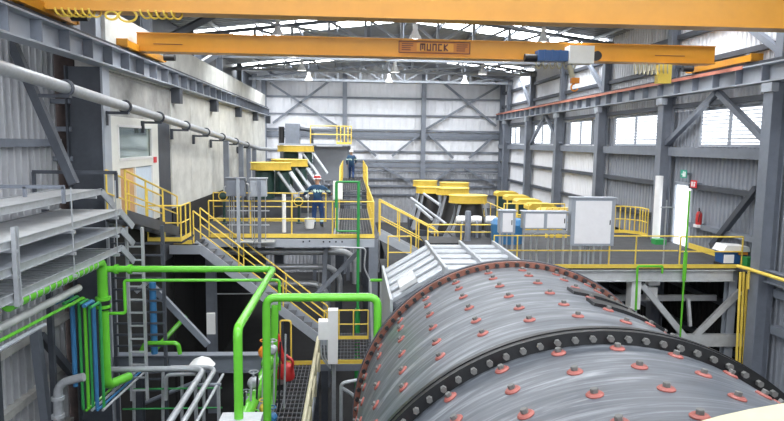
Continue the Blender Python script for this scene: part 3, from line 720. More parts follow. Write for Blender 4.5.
# pedestals that carry the trunnions
for yy, sx in ((10.9 + .75, 2.75), (1.6, 2.15)):
    pd = MB(); pd.box((sx - 1.2, yy - .35, GZ), (sx + 1.2, yy + .35, -2.6)); pd.box((sx - .9, yy - .3, -2.6), (sx + .9, yy + .3, -1.9))
    tag(pd.build('mill_pedestal', M['conc_dk']), 'concrete pedestal under the %s trunnion of the mill' % ('far' if yy > 5 else 'near'), 'pedestal')
# cream guard over the near end (gear guard)
gd = MB(); gp = [at(697, 422, y=3.5), at(720, 415.6, y=3.5), at(750, 409, y=3.5), at(784, 403, y=3.5)]
outer = [(1.4, gp[0].z - .16), (gp[0].x, gp[0].z)] + [(p.x, p.z) for p in gp[1:]] + [(3.3, 1.5), (3.9, 1.2), (4.5, .7), (4.95, 0), (5.15, -.8), (5.2, -1.6)]
inner = [(2.38 + 2.62 * math.sin(a), -1.2 + 2.62 * math.cos(a)) for a in [R(98 - 13.2 * k) for k in range(10)]]
gd.prism(outer + inner, 2.75, 3.5, 'y')
GEAR_GUARD = gd
gg2 = thing('drive_guard', 'cream painted curved guard over the near right side of the mill', 'guard', (5.5, 3.6, GZ))
def lift(z): return z + .0
gd.build('guard_shell', M['cream'], gg2)
MB().box((4.95, 2.8, GZ), (5.3, 3.45, -1.55)).build('support_leg', M['steel'], gg2)

# ------------------------------------------------------------------ hood behind the mill (louvred steel cover)
hd = thing('mill_hood', 'pale grey ribbed steel hood behind the far flange of the mill', 'hood', (2.3, 11.6, -3))
prof = [(.68, .35), (1.6, .9), (3.05, .9), (3.95, .35)]
Y0, Y1 = 10.25, 13.0
def hood_face(a, b_, n, name):
    a, b_ = Vector((a[0], 0, a[1])), Vector((b_[0], 0, b_[1]))
    nrm = (b_ - a).cross(Vector((0, 1, 0))).normalized(); nrm = nrm if nrm.z > 0 else -nrm
    for i in range(n):
        y0 = Y0 + (Y1 - Y0) * i / n; y1 = Y0 + (Y1 - Y0) * (i + 1) / n - .02
        ym = y0 + (y1 - y0) * .45
        vs = []
        hh = .05 if i % 2 else -.03
        for c in (a, b_):
            for yy, h in ((y0, hh - .03), (y0 + .02, hh), (ym, hh), (y1 - .02, hh), (y1, hh - .03), (y1, -.08), (y0, -.08)): vs.append(c + Vector((0, yy, 0)) + nrm * h)
        k = 7; fs_ = [tuple(range(k))[::-1], tuple(range(k, 2 * k))] + [(q, (q + 1) % k, k + (q + 1) % k, k + q) for q in range(k)]
        MB().add(vs, fs_).build(name, M['galv'] if i % 2 else M['steel_dk'], hd)
hood_face(prof[0], prof[1], 10, 'louvre_plate'); hood_face(prof[1], prof[2], 10, 'louvre_plate'); hood_face(prof[2], prof[3], 10, 'louvre_plate')
for (x, z) in ((.68, .35), (1.6, .9), (2.33, .9), (3.05, .9), (3.95, .35)):
    MB().box((x - .025, Y0 - .05, z - .1), (x + .025, Y1 + .1, z + .12)).build('rib', M['galv'], hd)
MB().box((.66, Y0, -3.0), (.70, Y1, .34)).build('side_plate', M['galv'], hd)
MB().box((3.93, Y0, -3.0), (3.97, Y1, .34)).build('side_plate', M['galv'], hd)
a = Vector((.80, 11.0, .42)); 
MB().add([Vector(p) for p in ((.86, 10.5, .53), (1.15, 10.5, .71), (1.15, 11.1, .71), (.86, 11.1, .53), (.84, 10.5, .60), (1.12, 10.5, .78), (1.12, 11.1, .78), (.84, 11.1, .60))],
         [(3,2,1,0),(4,5,6,7),(0,1,5,4),(1,2,6,5),(2,3,7,6),(3,0,4,7)]).build('hatch_cover', M['tray'], hd)
for x in (.68, 3.95):
    for y in (10.4, 12.9): MB().bar((x, y, GZ), (x, y, -2.9), .12, .12).build('leg', M['steel'], hd)

# ------------------------------------------------------------------ flotation drives
def drive(name, x, y, z, wdt, label, kind, group, zb=0.0):
    """yellow belt guard on a bearing stand over a dark tank"""
    t = thing(name, label, 'machine', (x, y, zb), group)
    sc_ = wdt / 1.55
    g_ = MB(); n = 12; rA, rB = wdt * (.40 if kind == 'strut' else .36), wdt * (.26 if kind == 'strut' else .33); cx0, cx1 = x - wdt / 2 + rA, x + wdt / 2 - rB
    poly = [(cx0 + rA * math.cos(R(90 + 180 * i / n)), y + rA * math.sin(R(90 + 180 * i / n))) for i in range(n + 1)] + [(cx1 + rB * math.cos(R(-90 + 180 * i / n)), y + rB * math.sin(R(-90 + 180 * i / n))) for i in range(n + 1)]
    g_.prism(poly, z, z + .26, 'z'); g_.build('belt_guard', M['guard'], t)
    l_ = MB(); poly2 = [((px - x) * 1.03 + x, (py_ - y) * 1.05 + y) for px, py_ in poly]; l_.prism(poly2, z - .02, z + .03, 'z'); l_.prism(poly2, z + .26, z + .29, 'z')
    l_.build('guard_rim', M['guard'], t)
    if kind == 'stand':
        MB().lathe([(.85 * sc_, -1.9), (.8 * sc_, -1.8), (.52 * sc_, -.5), (.42 * sc_, -.02)], 20, (x + .1, y, z)).build('bearing_stand', M['black'], t, True)
        for sx in (-1, 1):
            for sy in (-1, 1):
                prf = [(.45, -.08), (.56, -.08), (.62, -.5), (.78, -1.0), (1.05, -1.5), (1.15, -1.75), (.9, -1.75), (.6, -.7)]
                MB().prism([(x + .1 + sx * a_ * sc_, z + b_) for a_, b_ in prf], y + sy * .4 * sc_ - .04, y + sy * .4 * sc_ + .04, 'y').build('stand_gusset', M['steel_lt'], t)
        MB().box((x + .1 - 1.15 * sc_, y - .65, zb), (x + .1 + 1.15 * sc_, y + .65, z - 1.75)).build('tank', M['steel_dk'], t)
    else:
        MB().lathe([(.4, -1.2), (.4, -.1), (.35, -.04)], 18, (x - .25, y, z)).build('bearing_housing', M['teal'], t, True)
        MB().lathe([(0, -.85), (.24, -.85), (.26, -.7), (.26, -.12), (.2, -.05), (0, -.05)], 16, (x + wdt * .32, y, z)).build('motor', M['teal'], t, True)
        for sy in (-.3, .3):
            MB().tube([(x + wdt * .2, y + sy, z - .1), (x + wdt * .2 + .9, y + sy - .2, z - 1.35)], .07, 8).build('strut', M['galv'], t, True)
            MB().tube([(x + wdt * .48, y + sy, z - .1), (x + wdt * .48 + .75, y + sy - .2, z - 1.15)], .06, 8).build('strut', M['galv'], t, True)
        MB().box((x - .9, y - .65, zb), (x + 1.2, y + .65, z - 1.2)).build('base_frame', M['steel_dk'], t)
    return t
gl = 'belt drives of the left cell row'
drive('belt_drive', -3.35, 26.0, 1.93, 1.65, 'nearest yellow belt guard drive of the left row above the platform', 'strut', gl)
drive('belt_drive', -2.75, 27.7, 2.02, 1.6, 'second yellow belt guard drive of the left row, half behind the nearest', 'strut', gl)
drive('belt_drive', -2.95, 33.0, 2.58, 1.9, 'farthest and highest yellow belt guard drive of the left row', 'strut', gl)
gc = 'belt drives of the middle cell rows'
for x, y, z, wd, lb in ((4.75, 25, .72, 1.55, 'nearest and largest yellow belt guard on a black stand in the middle'), (4.6, 28, .80, 1.5, 'second yellow belt guard on a black stand behind the nearest one'),
                        (5.2, 31.2, .84, 1.5, 'third yellow belt guard in the middle row, partly hidden behind others'), (3.7, 29.7, .72, 1.2, 'small lower yellow belt guard on a black stand left of the second one'),
                        (3.95, 33.2, .80, 1.3, 'farthest left yellow belt guard on a black stand near the back wall')):
    drive('belt_drive', x, y, z, wd, lb, 'stand', gc, -2.2)
# pale launder pipes beside the middle cells
for i, (a, b_) in enumerate((((411, 198), (446, 224)), ((424, 194), (440, 205)), ((416, 205), (432, 219)))):
    tag(MB().tube([at(*a, y=27 - i), at(*b_, y=23.5 - i)], .055, 8).build('launder_pipe', M['steel_lt'], None, True), ('longest', 'upper short', 'lower short')[i] + ' pale launder pipe slanting down left of the black drive stands', 'pipe')
# cell floor deck under the middle machines
t = thing('cell_platform', 'grey deck under the middle and right belt drives', 'platform', (5, 28, -1.2)); t.name = 'cell_deck'; BASE[t.name] = Vector((5, 28, -1.2))
MB().box((1.6, 22.4, -2.3), (6.45, 41, -2.2)).build('deck_plate', M['deck'], t); MB().box((6.45, 22.4, -1.3), (10.3, 41, -1.2)).build('deck_plate', M['deck'], t)
for x in (2, 6, 9.8):
    for y in (23, 31, 40): MB().ibeam((x, y, GZ), (x, y, -1.3 if x > 6.4 else -2.3), .25, .25).build('column', M['steel_dk'], t)
# right row of yellow guards
for i, y in enumerate((24.0, 26.2, 28.6, 31.0, 33.6)):
    x = 8.0 + .12 * i; z = .35 - .02 * i
    t = thing('belt_drive', ('nearest', 'second', 'third', 'fourth', 'farthest')[i] + ' boxy yellow guard in the row along the right wall', 'machine', (x, y, -1.2), 'guards along the right wall')
    MB().prism([(x - .6, z), (x + .6, z), (x + .6, z + .16), (x + .45, z + .24), (x - .45, z + .24), (x - .6, z + .16)], y - .4, y + .4, 'y').build('belt_guard', M['guard'], t)
    MB().box((x - .5, y - .35, -1.2), (x + .1, y + .35, z)).build('bearing_stand', M['teal'], t)
    MB().lathe([(0, -.8), (.18, -.8), (.18, -.02), (0, -.02)], 14, (x + .35, y, z)).build('motor', M['teal'], t, True)
    for sx in (-.55, .55): MB().bar((x + sx, y - .4, -1.2), (x + sx, y - .4, z), .06, .06).build('guard_post', M['yellow'], t)
railing('yellow railing running along the middle cells toward the right wall', [(6.55, 33, -1.2), (6.55, 24.5, -1.2), (7.6, 22.6, -1.2)], 1.5, step=1.5, toe=False)
railing('yellow railing with close posts behind the largest white control cabinet', [(5.4, 21.6, 0), (7.6, 21.6, 0)], 1.0, step=.4)
railing('yellow railing bay behind the small twin cabinets', [(6.5, 20.2, .0), (7.35, 20.2, .0)], 1.0, step=.42)
railing('yellow railing cage left of the daylight door', [(9.0, 21.4, 0), (9.75, 21.4, 0), (10.1, 21.0, 0), (10.1, 20.4, 0)], .95, step=.2)
railing('yellow railing on the floor in front of the middle drives', [(2.45, 19.6, 0), (4.6, 19.6, 0)], .5, toe=False, step=1.3)
railing('low yellow rectangular railing left of the hood', [(1.18, 19.7, -1.0), (1.92, 19.7, -1.0)], 1.1, toe=False, step=.8)
# white pumps before the middle drives
for i, x in enumerate((3.65, 4.15, 4.65)):
    t = thing('pump', ('left', 'middle', 'right')[i] + ' white capped pump in front of the nearest black drive stand', 'pump', (x, 20.3, 0), 'white pumps')
    MB().lathe([(0, -.17), (.11, -.17), (.13, -.1), (.13, .1), (.11, .17), (0, .17)], 16, (x, 20.3, .58), 'x').build('pump_casing', M['white'], t, True)
    MB().tube([(x, 20.3, .56), (x, 20.12, .5), (x, 20.12, 0)], .045, 10, .1).build('outlet_pipe', M['steel'], t, True)
    MB().box((x - .16, 20.15, 0), (x + .16, 20.5, .47)).build('pump_base', M['steel_dk'], t)
tag(MB().lathe([(.0, .36), (.08, .36), (.1, .3), (.1, -.6), (0, -.6)], 14, (3.72, 19.5, .6)).build('vent_pipe', M['steel'], None, True), 'upright dark grey pipe stub standing in front of the white pumps', 'pipe')
tag(MB().lathe([(0, .22), (.45, .2), (.55, .05), (.5, -.55), (0, -.55)], 20, (4.95, 19.2, .55)).build('blue_tank', M['blue'], None, True), 'light blue domed tank behind the grey cabinet', 'tank')

for i, (x, y, z) in enumerate(((-4.75, 23.4, .9), (-4.2, 23.5, 1.0), (-2.0, 23.6, .7))):
    t = thing('valve_stand', ('left', 'middle', 'right')[i] + ' dark green valve stand at the back of the left platform', 'valve', (x, y, 0))
    MB().lathe([(.12, 0), (.12, .03), (.05, .06), (.05, z)], 12, (x, y, 0)).build('pedestal', M['teal'], t, True)
    MB().lathe([(0, -.2), (.12, -.18), (.16, 0), (.12, .18), (0, .2)], 14, (x, y, z + .15), 'x').build('actuator', M['teal'], t, True)
    MB().tube([(x + .16 * math.cos(a), y - .2, z + .15 + .16 * math.sin(a)) for a in [2 * math.pi * k / 14 for k in range(14)]], .018, 6, closed=True).build('handwheel', M['guard'], t, True)
    MB().tube([(x, y, z + .3), (x, y, z + .5), (x + .35, y, z + .5), (x + .35, y, 0)], .03, 6, .08).build('conduit', M['galv'], t, True)
# elevated yellow platform by the back wall
t = thing('access_platform', 'yellow railed access platform high at the back wall above the left drives', 'platform', (-1.6, 40, 2.95))
MB().box((-4.6, 39.4, 2.86), (-.1, 40.8, 2.96)).build('deck_plate', M['steel_lt'], t)
for z in (4.08, 3.55): MB().tube([(-2.6, 39.45, z), (-.05, 39.45, z)], .035, 6).build('rail', M['yellow'], t)
for x in (-2.6, -.95, -.72, -.48, -.25, -.05): MB().tube([(x, 39.45, 2.96), (x, 39.45, 4.1)], .035, 6).build('post', M['yellow'], t)
MB().bar((-.95, 39.44, 3.02), (-.05, 39.44, 3.02), .03, .12).build('toe_plate', M['yellow'], t)
for x in (-4.5, -2.4, -.2): MB().ibeam((x, 40.4, GZ), (x, 40.4, 2.86), .22, .22).build('column', M['steel'], t)
MB().box((-2.4, 40.2, .6), (-.3, 40.3, 2.8)).build('back_panel', M['clad_grey'], t)
t = thing('hydraulic_unit', 'grey machine with upright cylinder on the high back platform', 'machine', (-3.5, 39.9, 2.96))
MB().box((-4.2, 39.6, 2.96), (-3.3, 40.3, 4.2)).build('housing', M['steel'], t)
MB().tube([(-3.3, 39.8, 3.9), (-2.55, 39.8, 3.8), (-2.55, 39.8, 2.97)], .12, 10, .15).build('pipe', M['steel_dk'], t, True)
MB().tube([(-4.45, 39.8, 2.97), (-4.45, 39.8, 4.0)], .18, 12).build('cylinder', M['black'], t, True)

# ------------------------------------------------------------------ junction boxes on posts, left platform
def jbox(label, x, z0, z1, wd, mt, px_, pm, y=19.72):
    t = thing('junction_box', label, 'electrical box', (px_, y, 0))
    MB().box((x - wd / 2, y - .14, z0), (x + wd / 2, y + .1, z1)).build('box', M[mt], t)
    MB().box((x - wd / 2 + .03, y - .155, z0 + .03), (x + wd / 2 - .03, y - .14, z1 - .03)).build('door', M[mt], t)
    MB().box((x - wd / 2 - .03, y - .18, z1), (x + wd / 2 + .03, y + .12, z1 + .03)).build('rain_cap', M[mt], t)
    MB().bar((px_, y - .2, -.25), (px_, y - .2, z1), .1, .06, (0, 1, 0)).build('stand_post', M[pm], t)
    for dx_ in (-.22, -.15, .2): MB().tube([(x + dx_, y, z0), (x + dx_, y, -.3)], .016, 6).build('conduit', M['galv'], t)
    MB().box((px_ - .15, y - .24, -.1), (px_ + .45, y + .22, -.06)).build('foot_plate', M['galv'], t)
    for z in (.45, .9): MB().box((px_ - .35, y - .17, z), (px_ + .3, y - .13, z + .03)).build('cross_bar', M['galv'], t)
jbox('dark grey junction box on a post, left of the two boxes on the platform', -3.62, 1.36, 1.92, .58, 'steel', -3.53, 'steel_lt')
jbox('pale grey junction box on a post, right of the two boxes on the platform', -2.92, 1.36, 1.92, .5, 'steel_lt', -2.88, 'steel')
tag(MB().tube([(-2.3, 21.2, 0), (-2.3, 21.2, 1.3)], .07, 10).build('white_post', M['white'], None, True), 'short white bollard post left of the worker on the platform', 'post')
bk = thing('bucket', 'white bucket on the platform beside the worker', 'bucket', (-1.5, 22.2, 0))
MB().lathe([(0, .0), (.15, 0), (.19, .36), (.175, .36), (.14, .02), (0, .02)], 18, (-1.5, 22.2, 0)).build('pail', M['white'], bk, True)
MB().tube([(-1.5 + .19 * math.cos(a), 22.2, .34 - .14 * math.sin(a)) for a in [math.pi * k / 10 for k in range(11)]], .008, 5).build('handle', M['galv'], bk)
t = thing('control_cabinet', 'small white control cabinet beside the left green gate post', 'cabinet', (-.5, 20.6, 0))
MB().box((-.62, 20.5, 1.2), (-.3, 20.75, 1.8)).build('box', M['white'], t); MB().bar((-.45, 20.78, 0), (-.45, 20.78, 1.8), .08, .05, (0, 1, 0)).build('stand_post', M['galv'], t)
MB().box((-.59, 20.485, 1.23), (-.33, 20.5, 1.77)).build('door', M['panel'], t)

# ------------------------------------------------------------------ right platform
rp = thing('right_platform', 'right hand steel platform deck with yellow edge beside the daylight door', 'platform', (7, 17, 0)); rp.name = 'steel_platform'; BASE[rp.name] = Vector((7, 17, 0))
MB().box((3.4, 15.15, -.05), (9.88, 21.9, 0)).build('deck_plate', M['deck'], rp)
MB().box((9.88, 14.62, -.05), (10.36, 21.9, 0)).build('deck_plate', M['deck'], rp)
MB().box((2.3, 19.0, -.05), (3.4, 20.4, 0)).build('deck_plate', M['deck'], rp)
MB().box((.98, 19.4, -1.08), (3.4, 21.6, -1.0)).build('landing_plate', M['deck'], rp)
for x in (1.1, 3.2): MB().ibeam((x, 21.4, GZ), (x, 21.4, -1.08), .2, .2).build('column', M['steel_dk'], rp)
MB().channel((9.88, 15.15, -.2), (3.4, 15.15, -.2), .12, .3).build('edge_beam', M['tray'], rp)
MB().bar((3.4, 15.12, .05), (9.9, 15.12, .05), .015, .1).build('toe_plate', M['yellow'], rp)
MB().bar((10.35, 15.2, .08), (10.35, 18.2, .08), .02, .16).build('toe_plate', M['yellow'], rp)
MB().box((7.2, 15.2, -1.1), (7.45, 15.5, -.05)).build('column_head', M['white'], rp)
for x in (7.33, 10.0): MB().ibeam((x, 15.45, GZ), (x, 15.45, -.05), .22, .22).build('column', M['steel_lt'], rp)
MB().bar(at(642, 285, y=15.3), at(684, 336, y=15.3), .15, .1, (0, 1, 0)).build('brace', M['tray'], rp)
MB().bar(at(740, 291, y=15.3), at(695, 336, y=15.3), .15, .1, (0, 1, 0)).build('brace', M['tray'], rp)
MB().bar(at(674, 340, y=15.3), at(742, 340, y=15.3), .12, .32).build('tie_beam', M['tray'], rp)
MB().bar((6.8, 16.4, -1.1), (10.2, 16.4, -1.1), .12, .16).build('tie_beam', M['tray'], rp)
MB().bar(at(688, 298, y=15.6), at(690, 326, y=15.6), .08, .08).build('hanger', M['tray'], rp)
railing('yellow guard railing along the near edge of the right platform', [(8.42, 15.2, 0), (10.08, 15.2, 0)], .8, step=1.7, toe=False)
t = thing('guard_railing', 'long thin yellow double rail running behind the cabinets on the right platform', 'railing', (6.5, 15.25, 0))
for z in (.8, .42): MB().tube([(3.6, 15.3, z), (8.42, 15.3, z)], .018, 6).build('rail', M['yellow'], t)
for x in (3.6, 4.2, 6.6, 7.3): MB().tube([(x, 15.3, 0), (x, 15.3, .8)], .018, 6).build('post', M['yellow'], t)
# three yellow conduits down the right platform
for i, x in enumerate((9.76, 9.85, 9.94)):
    tag(MB().tube([(x, 14.72, -.02), (x + .1, 14.72, -3.4)], .03, 8).build('conduit_pipe', M['yellow'], None, True), ('left', 'middle', 'right')[i] + ' of three yellow vertical pipes hanging in front of the right column', 'pipe')
t = thing('handrail', 'yellow handrail running toward the camera from the right platform corner', 'railing', (9.85, 13, 0))
MB().tube([(9.78, 14.9, .1), (9.83, 14.6, .1), (9.83, 9.5, .1)], .045, 8, .1).build('rail', M['yellow'], t, True)
for y in (14.5, 12, 9.8): MB().tube([(9.84, y, -.4), (9.83, y, .1)], .03, 6).build('post', M['yellow'], t, True)
gp_ = thing('green_standpipe', 'thin bright green vertical pipe at the right platform edge', 'pipe', (8.45, 15.0, -1.6)); gp_.name = 'green_pipe'; BASE[gp_.name] = Vector((8.45, 15, -1.6))
MB().tube([(8.46, 15.0, -2.2), (8.46, 15.0, 2.0)], .025, 8).build('pipe', M['green'], gp_, True)
MB().tube([(8.46, 15.0, -.3), (8.46, 15.0, .45)], .05, 8).build('coupling', M['green'], gp_, True)
t = thing('hoop_pipe', 'bright green rectangular pipe frame left under the right platform edge', 'pipe', (7.2, 14.95, -1))
MB().tube([(7.85, 14.95, .08), (7.2, 14.95, .08), (7.22, 14.95, -1.05)], .03, 8, .05).build('pipe', M['green'], t, True)
MB().tube([(7.85, 14.95, .08), (7.85, 14.95, -.1)], .03, 8).build('pipe', M['green'], t, True)
t = thing('junction_box', 'white electrical box hanging under the right platform', 'electrical box', (7.95, 15.7, -.9))
MB().box((7.8, 15.6, -.95), (8.1, 15.8, -.62)).build('box', M['white'], t); MB().box((7.82, 15.55, -.55), (8.12, 15.75, -.38)).build('lid', M['white'], t)
MB().bar((7.95, 15.7, -.62), (7.95, 15.7, -.05), .05, .05).build('hanger', M['galv'], t)
tp = thing('standpipe', 'thin grey standpipe in front of the daylight door', 'pipe', (8.2, 15.6, 0))
MB().tube([(8.2, 15.6, 0), (8.2, 15.6, 1.5), (8.2, 15.6, 1.7)], .018, 6).build('pipe', M['galv'], tp)
MB().box((8.05, 15.57, 1.5), (8.4, 15.62, 1.53)).build('cross_bar', M['galv'], tp)
# white tube standing in for the bright reflection on the column base
tag(MB().tube([(9.84, 19.28, 0), (9.84, 19.28, 2.15)], .12, 14).build('reflection_tube', M['white'], None, True), 'white tube standing in for the bright reflection on the column left of the daylight door', 'pipe')
tag(MB().box((9.6, 18.8, 0), (9.95, 19.1, .16)).build('deck_box', M['green_dk']), 'small dark green box on the deck at the foot of the white reflection tube', 'box')
# white lidded tubs by the column
cb = thing('storage_tub', 'white lidded blue storage tub by the right column', 'tub', (10.0, 15.5, 0))
MB().prism([(9.68, .08), (10.26, .08), (10.30, .40), (9.64, .40)], 15.3, 15.7, 'y').build('tub', M['hoist'], cb)
MB().prism([(9.60, .40), (10.34, .40), (10.30, .53), (9.7, .57)], 15.25, 15.75, 'y').build('lid', M['white'], cb)
MB().box((9.66, 15.27, .1), (9.92, 15.3, .32)).build('front_panel', M['panel'], cb); MB().box((10.04, 15.26, .32), (10.28, 15.3, .39)).build('orange_strip', M['orange'], cb)
MB().box((9.64, 15.3, 0), (10.28, 15.7, .08)).build('base', M['black'], cb)
tag(MB().prism([(10.1, 0), (10.26, 0), (10.28, .3), (10.08, .3)], 14.98, 15.2, 'y').build('green_bin', M['green_dk']), 'small dark green bin right of the white lidded tub', 'bin')
# cabinets on stands
def cabinet(label, x0, x1, z0, z1, y, legs, mt='panel', frame='steel_lt', dep=.25, inset=.07):
    t = thing('control_cabinet', label, 'cabinet', ((x0 + x1) / 2, y, 0))
    MB().box((x0, y, z0), (x1, y + dep, z1)).build('casing', M[frame], t)
    MB().box((x0 + inset, y - .02, z0 + inset * .6), (x1 - inset, y, z1 - inset * .6)).build('door', M[mt], t)
    MB().box((x0 - .03, y - .05, z1), (x1 + .03, y + dep + .02, z1 + .03)).build('rain_cap', M[frame], t)
    MB().box((x1 - inset - .04, y - .04, (z0 + z1) / 2 - .06), (x1 - inset - .02, y - .02, (z0 + z1) / 2 + .06)).build('handle', M['black'], t)
    for x in legs: MB().bar((x, y + .1, 0), (x, y + .1, z0), .05, .05, (0, 1, 0)).build('leg', M['galv'], t)
    return t
cA = cabinet('largest white faced control cabinet on legs, rightmost of the three control cabinets', 5.55, 6.68, .55, 1.76, 15.25, (5.6, 5.85, 6.2, 6.62), inset=.1)
for x in (6.0, 6.1, 6.42): MB().tube([(x, 15.4, .55), (x, 15.4, 0)], .025, 6).build('conduit', M['steel_lt'], cA)
cB = cabinet('small grey control cabinet on thin legs, leftmost of the three control cabinets', 3.72, 4.12, .86, 1.42, 15.25, (3.76, 4.08))
cC = cabinet('middle wide pair of white fronted control cabinets on a frame', 4.32, 5.45, .98, 1.40, 15.25, (4.36, 5.4), inset=.05)
MB().box((4.84, 15.22, .98), (4.92, 15.25, 1.4)).build('divider', M['steel_lt'], cC)
MB().bar((4.32, 15.3, .9), (5.45, 15.3, .9), .05, .08).build('frame_bar', M['galv'], cC)
for x in (4.6, 4.75, 5.05, 5.2): MB().tube([(x, 15.4, .95), (x - .03, 15.4, .5), (x, 15.4, 0)], .025, 6).build('conduit', M['galv'], cC)
for x in (3.84, 3.95): MB().tube([(x, 15.4, .86), (x, 15.4, 0)], .02, 6).build('conduit', M['galv'], cB)
# signs on the right wall
def sign(label, y, z, wd, ht, mt, fig):
    t = thing('sign', label, 'sign', (XR - .3, y, z)); x = XR - .27
    MB().box((x - .01, y - wd / 2, z - ht / 2), (x, y + wd / 2, z + ht / 2)).build('plate', M[mt], t); MB().box((x, y - .04, z - .04), (XR - .04, y + .04, z + .04)).build('bracket', M['steel'], t)
    m_ = MB()
    for (a0, b0, a1, b1) in fig: m_.box((x - .014, y - a1 * wd, z + b0 * ht), (x - .0101, y - a0 * wd, z + b1 * ht))
    m_.build('symbol', M['white'], t)
sign('green and white emergency exit sign above the daylight door', 18.45, 2.26, .36, .24, 'signg', [(-.1, -.35, .1, .1), (-.07, .15, .07, .32), (.15, -.35, .35, .3), (-.3, -.1, -.1, .0)])
sign('red and white fire equipment sign right of the daylight door', 17.85, 1.99, .34, .22, 'signr', [(-.35, -.35, -.12, .3), (.02, -.35, .2, .1), (.0, .15, .3, .3)])
t = thing('fire_extinguisher', 'red fire extinguisher hanging on the wall right of the daylight door', 'fire extinguisher', (10.2, 17.5, .74))
MB().lathe([(0, 0), (.08, 0), (.085, .05), (.085, .3), (.05, .38), (0, .39)], 14, (10.2, 17.5, .82)).build('cylinder', M['redp'], t, True)
MB().tube([(10.2, 17.5, 1.2), (10.2, 17.5, 1.28), (10.15, 17.42, 1.3)], .02, 6).build('valve', M['black'], t); MB().tube([(10.2, 17.42, 1.22), (10.13, 17.36, 1.1), (10.13, 17.4, .9)], .012, 6).build('hose', M['black'], t)
MB().box((10.1, 17.4, .74), (10.35, 17.6, .82)).build('holder', M['white'], t)

# ------------------------------------------------------------------ left cable trays
def tray(label, z, y0, y1, x0, x1, lid, rung):
    t = thing('cable_tray', label, 'cable tray', ((x0 + x1) / 2, y1, z - .05))
    for x in (x0, x1): MB().channel((x, y1, z), (x, y0, z), .03, .12, t=.01).build('side_rail', M['galv'], t)
    if lid == 'lid':
        n = 5
        for i in range(n):
            a = y0 + (y1 - y0) * i / n; b_ = y0 + (y1 - y0) * (i + 1) / n - .015
            MB().box((x0 + .02, a, z + .02), (x1 - .02, b_, z + .045)).build('lid_plate', M['tray'] if rung == 'galv' else M[rung], t)
    else:
        me = MB().box((x0 + .02, -.025, -.03), (x1 - .02, .025, .0)).mesh('rung', M[rung])
        y = y0 + .1
        while y < y1: inst(me, 'rung', t, (0, y, z)); y += .2
        if lid == 'cables':
            for k in range(6):
                x = x0 + .12 + k * (x1 - x0 - .2) / 6
                MB().tube([(x, y0, z + .03), (x + .02, (y0 + y1) / 2, z + .035), (x, y1 - .1, z + .03)], .03, 6).build('cable', M['black'], t, True)
    MB().bar((x1, y1, z), (x1 + .12, y1 + .35, z - .35), .03, .12).build('end_drop', M['galv'], t)
    return t
tray('top cable tray with pale lid in the stack at the left', 2.06, 7.6, 12.6, -5.7, -4.95, 'lid', 'galv')
tray('second cable tray with bright pale lid in the stack at the left', 1.66, 7.4, 12.6, -5.75, -4.6, 'lid', 'galv')
tray('third cable tray with dull grey lid in the stack at the left', 1.3, 7.4, 12.6, -5.75, -4.6, 'lid', 'steel_lt')
tray('lowest cable tray with open rungs in the stack at the left', .93, 7.4, 12.6, -5.75, -4.6, 'open', 'galv')
sp_ = thing('tray_rack', 'steel uprights and arms carrying the left cable tray stack', 'rack', (-5.2, 10, GZ))
for y in (8.62, 10.4, 12.3):
    if y < 9: MB().channel((-4.55, y, .8), (-4.55, y, 1.9), .06, .09).build('upright', M['galv'], sp_)
    else: MB().tube([(-4.57, y, .82), (-4.57, y, 2.3)], .011, 6).build('hanger_rod', M['galv'], sp_)
    for z in (.84, 1.21, 1.57, 1.97): MB().bar((-6.5, y, z), (-4.53 if z < 1.9 else -4.93, y, z), .05, .05).build('arm', M['galv'], sp_)
    MB().bar((-5.9, y, GZ), (-5.9, y, 2.0), .1, .1).build('back_post', M['steel_dk'], sp_)
# vertical ladder dropping at the far end
vt = thing('cable_ladder', 'vertical cable ladder dropping beside the green riser', 'cable tray', (-4.5, 12.95, -2.4))
for x in (-4.62, -4.3): MB().bar((x, 12.95, -2.4), (x, 12.95, 1.3), .04, .1, (0, 1, 0)).build('side_rail', M['galv'], vt)
for i in range(12): MB().box((-4.62, 12.93, -2.2 + i * .28), (-4.3, 12.97, -2.17 + i * .28)).build('rung', M['galv'], vt)
hl = thing('guard_railing', 'grey railing above the left cable trays', 'railing', (-5.5, 12.9, 2.1))
MB().bar((-6.4, 12.9, 2.42), (-4.75, 12.9, 2.42), .05, .07).build('top_rail', M['steel_dk'], hl)
for x in (-6.38, -4.77): MB().bar((x, 12.9, 1.9), (x, 12.9, 2.42), .06, .05).build('post', M['steel_dk'], hl)
MB().bar((-6.5, 10.8, 2.28), (-4.85, 10.8, 2.28), .05, .06).build('mid_rail', M['steel'], hl)
for x in (-5.5, -4.87): MB().bar((x, 10.8, 2.0), (x, 10.8, 2.28), .05, .05).build('post', M['steel'], hl)
# dark slatted partition behind the trays' far end
pt = thing('louvre_screen', 'dark slatted screen below the control room beside the green riser', 'screen', (-5, 14, -3))
for i in range(14): MB().box((-5.3, 13.9, -2.6 + i * .26), (-4.2, 13.94, -2.56 + i * .26)).build('slat', M['steel_dk'], pt)
for x in (-5.3, -4.2): MB().bar((x, 13.97, GZ), (x, 13.97, 1.2), .07, .07).build('post', M['steel_dk'], pt)

